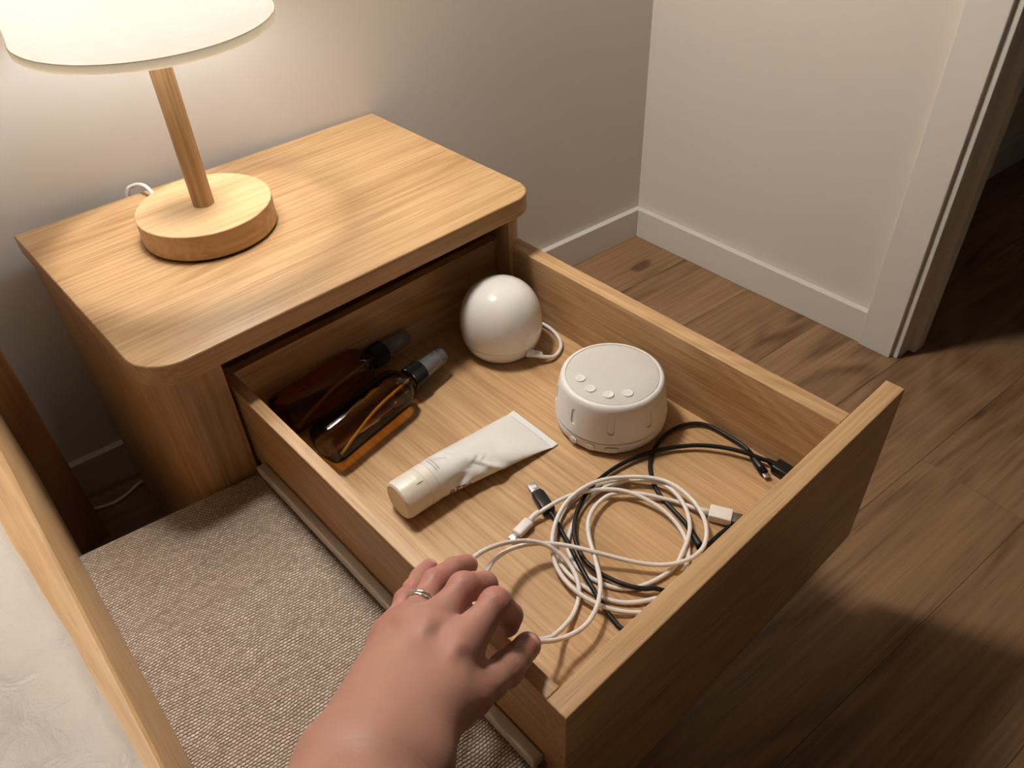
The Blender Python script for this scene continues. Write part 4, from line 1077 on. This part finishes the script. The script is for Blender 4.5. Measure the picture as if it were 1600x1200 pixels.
# knuckle ridges, tendons, veins and skin creases pressed into the surface
me.update()
co = np.array([v.co for v in me.vertices]); no = np.array([v.normal for v in me.vertices]); fl_ = np.zeros(len(co))
U_ = np.array(HUP); dors = np.clip(no@U_, 0, 1); disp = np.zeros(len(co))
def ridge(a, b, amp, sig, f0=0.0, f1=0.0):
    a = np.array(a); b = np.array(b); d = b-a; L = np.linalg.norm(d); d = d/L
    q = co-a; t = q@d; q2 = q-np.outer(t, d); q2 = q2-np.outer(q2@U_, U_)
    fade = np.clip(np.minimum(t/(L*f0) if f0 else 1e9, (L-t)/(L*f1) if f1 else 1e9), 0, 1)*((t > 0) & (t < L))
    return amp*np.exp(-(q2**2).sum(1)/sig**2)*fade*dors
def blob(c, amp, sig):
    q = co-np.array(c); q = q-np.outer(q@U_, U_)
    return amp*np.exp(-(q**2).sum(1)/sig**2)*dors
Wc = np.array(HP['Wm'][0]); Wi = np.array(HP['Wr'][0]); Wl = np.array(HP['Wu'][0])
Kn = {k: np.array(HP[k][0]) for k in 'PRMI'}
for k_, am in (('P', 0.0008), ('R', 0.0012), ('M', 0.0024), ('I', 0.0022)): disp += blob(Kn[k_], am, 0.0075)
for a_, b_ in ('PR', 'RM', 'MI'): disp -= blob((Kn[a_]+Kn[b_])/2*1.0+(Kn[a_]-Wc)*0.06, 0.0017, 0.0065)
for k_, tgt, am in (('R', Wc*0.7+Wl*0.3, 0.0007), ('M', Wc, 0.0013), ('I', Wc*0.5+Wi*0.5, 0.0012)): disp += ridge(Kn[k_], tgt, am, 0.0026, 0.1, 0.6)
v_ = [Kn['M']*0.52+Kn['R']*0.18+Wc*0.30, Kn['M']*0.30+Kn['R']*0.15+Wc*0.55, Kn['M']*0.12+Wi*0.30+Wc*0.58, Wi*0.5+Wc*0.6-Kn['M']*0.1]
for a_, b_ in zip(v_[:-1], v_[1:]): disp += ridge(a_, b_, 0.0010, 0.0017, 0.12, 0.12)
disp += ridge(Kn['I']*0.55+Kn['M']*0.2+Wc*0.25, Kn['I']*0.28+Kn['M']*0.1+Wc*0.62, 0.0009, 0.0017, 0.3, 0.3)
disp += ridge(v_[1], Kn['P']*0.5+Kn['R']*0.3+Wc*0.2, 0.0007, 0.0015, 0.2, 0.4)
for k_ in 'PRMIT':
    J = [np.array(q) for q in HP[k_]]
    for i_, lines, dep in ((1, (-0.0026, -0.0006, 0.0016), 0.00055), (2, (-0.0008, 0.0010), 0.00045)):
        if k_ == 'T' and i_ == 1: continue
        ax_ = J[i_+1]-J[i_-1]; ax_ = ax_/np.linalg.norm(ax_)
        q = co-J[i_]; s_ = q@ax_; near = np.exp(-(np.maximum(np.linalg.norm(q, axis=1)-0.012, 0)/0.002)**2)
        up_ = U_ if k_ != 'T' else np.array((0.55, -0.75, 0.65))/1.136
        dd_ = np.clip((no@up_-0.35)/0.5, 0, 1)
        for l_ in lines: disp -= dep*near*dd_*np.exp(-((s_-l_)/0.00055)**2)
for k_, d_ in enumerate((0.10, 0.30, 0.36)):     # wrist folds
    c_ = Wc+(Wc-Kn['R'])*d_; ax_ = (Wc-Kn['R'])/np.linalg.norm(Wc-Kn['R'])
    s_ = (co-c_)@ax_+0.002*np.sin(60*(co@np.array((0.7, -0.7, 0))))
    disp -= 0.00035*dors*np.exp(-(s_/0.0008)**2)
co = co+no*disp[:, None]
me.vertices.foreach_set('co', co.astype(np.float32).ravel()); me.update()
# knuckles and fingertips are redder
for key in 'PRMIT':
    for q, (wt, rad_) in zip(HP[key], ((0.55, 0.013), (0.75, 0.010), (0.35, 0.008), (0.95, 0.010))):
        dd_ = np.linalg.norm(co-np.array(q)[None, :], axis=1)
        fl_ = np.maximum(fl_, wt*np.exp(-(np.maximum(dd_-0.008, 0)/rad_)**2))
at_ = me.attributes.new('flush', 'FLOAT', 'POINT'); at_.data.foreach_set('value', fl_.astype(np.float32))
HD = link('hand', me, M['skin'], None, True)
tag(HD, 'left hand and bare wrist resting on the drawer side, fingers curled over it', 'hand')
def nail(key, nrm, w=1.0, back=0.0045, length=0.0115):
    J = HP[key]; r = HR[key][3]; c = Vector(J[3]); ax = (Vector(J[3])-Vector(J[2])).normalized()
    n_ = Vector(nrm); n_ = (n_-ax*n_.dot(ax)).normalized(); b_ = ax.cross(n_)
    rr = r*1.0+0.0003
    bm = bmesh.new(); rows = []
    N = 12
    for i in range(N+1):
        u = -1+2*i/N
        s = -back+u*length*0.5+0.002
        row = []
        hw = math.radians(58)*w*(1-abs(u)**4.5)**0.5 if abs(u) < 1 else 0.0
        for j in range(N+1):
            t = (-1+2*j/N)*hw
            q = rr
            if s > 0: q = math.sqrt(max(1e-9, rr*rr-(s*0.85)**2))
            row.append(bm.verts.new(c+ax*s+(n_*math.cos(t)+b_*math.sin(t))*q))
        rows.append(row)
    for a, b in zip(rows[:-1], rows[1:]):
        for j in range(N):
            f = bm.faces.new((a[j], a[j+1], b[j+1], b[j])); f.smooth = True
    bmesh.ops.remove_doubles(bm, verts=bm.verts, dist=1e-5)
    link('fingernail', from_bm(bm), M['nail'], HD, True)
nail('P', (-0.15, -0.30, 0.95))
nail('R', (0.25, -0.30, 0.95))
nail('T', (0.55, -0.75, 0.65))
nail('M', (0.8, 0.2, 0.2)); nail('I', (0.9, 0.1, 0.3))

# rings: two slim bands worn together
RG = None
a, b = Vector(HP['R'][0]), Vector(HP['R'][1]); axr = (b-a).normalized(); cR = a+(b-a)*0.53; rR = 0.0112
def band(c, ax, r, wdt, th, n=56):
    Mx = frame(c, ax) @ Matrix(((0, 0, 1, 0), (1, 0, 0, 0), (0, 1, 0, 0), (0, 0, 0, 1)))
    return lathe([(r, -wdt/2), (r+th*0.8, -wdt/2), (r+th, -wdt/4), (r+th, wdt/4), (r+th*0.8, wdt/2), (r, wdt/2), (r, -wdt/2)], n, Mx, caps=False)
RG = empty('finger_ring', tuple(cR), 'pair of slim silver bands with tiny stones on the ring finger', 'ring')
side = axr.cross(Vector((0, 0, 1))).normalized()
b1 = link('band', from_bm(band(cR-axr*0.0016, (axr+side*0.10).normalized(), rR, 0.0024, 0.0009)), M['silver'], RG, True)
b2 = link('band', from_bm(band(cR+axr*0.0016, (axr-side*0.06).normalized(), rR-0.0002, 0.0016, 0.0009)), M['silver'], RG, True)
bm = bmesh.new()
upr = Vector(HUP); upr = (upr-axr*upr.dot(axr)).normalized(); lf = axr.cross(upr)
if lf.dot(Vector((0.734, -0.678, -0.037))) > 0: lf = -lf
for k, (t, sz) in enumerate(((48, 0.0017), (62, 0.0012), (36, 0.0012), (-14, 0.0007), (-4, 0.0007), (-24, 0.0007))):
    a_ = math.radians(t); d = upr*math.cos(a_)+lf*math.sin(a_)
    bb = bmesh.new(); bmesh.ops.create_icosphere(bb, subdivisions=1, radius=sz)
    bb.transform(Matrix.Translation(cR-axr*(0.0016 if k > 2 else -0.0004)+d*(rR+0.0010)))
    t_ = bpy.data.meshes.new('t'); bb.to_mesh(t_); bb.free(); bm.from_mesh(t_); bpy.data.meshes.remove(t_)
link('stones', from_bm(bm), M['gem'], RG)
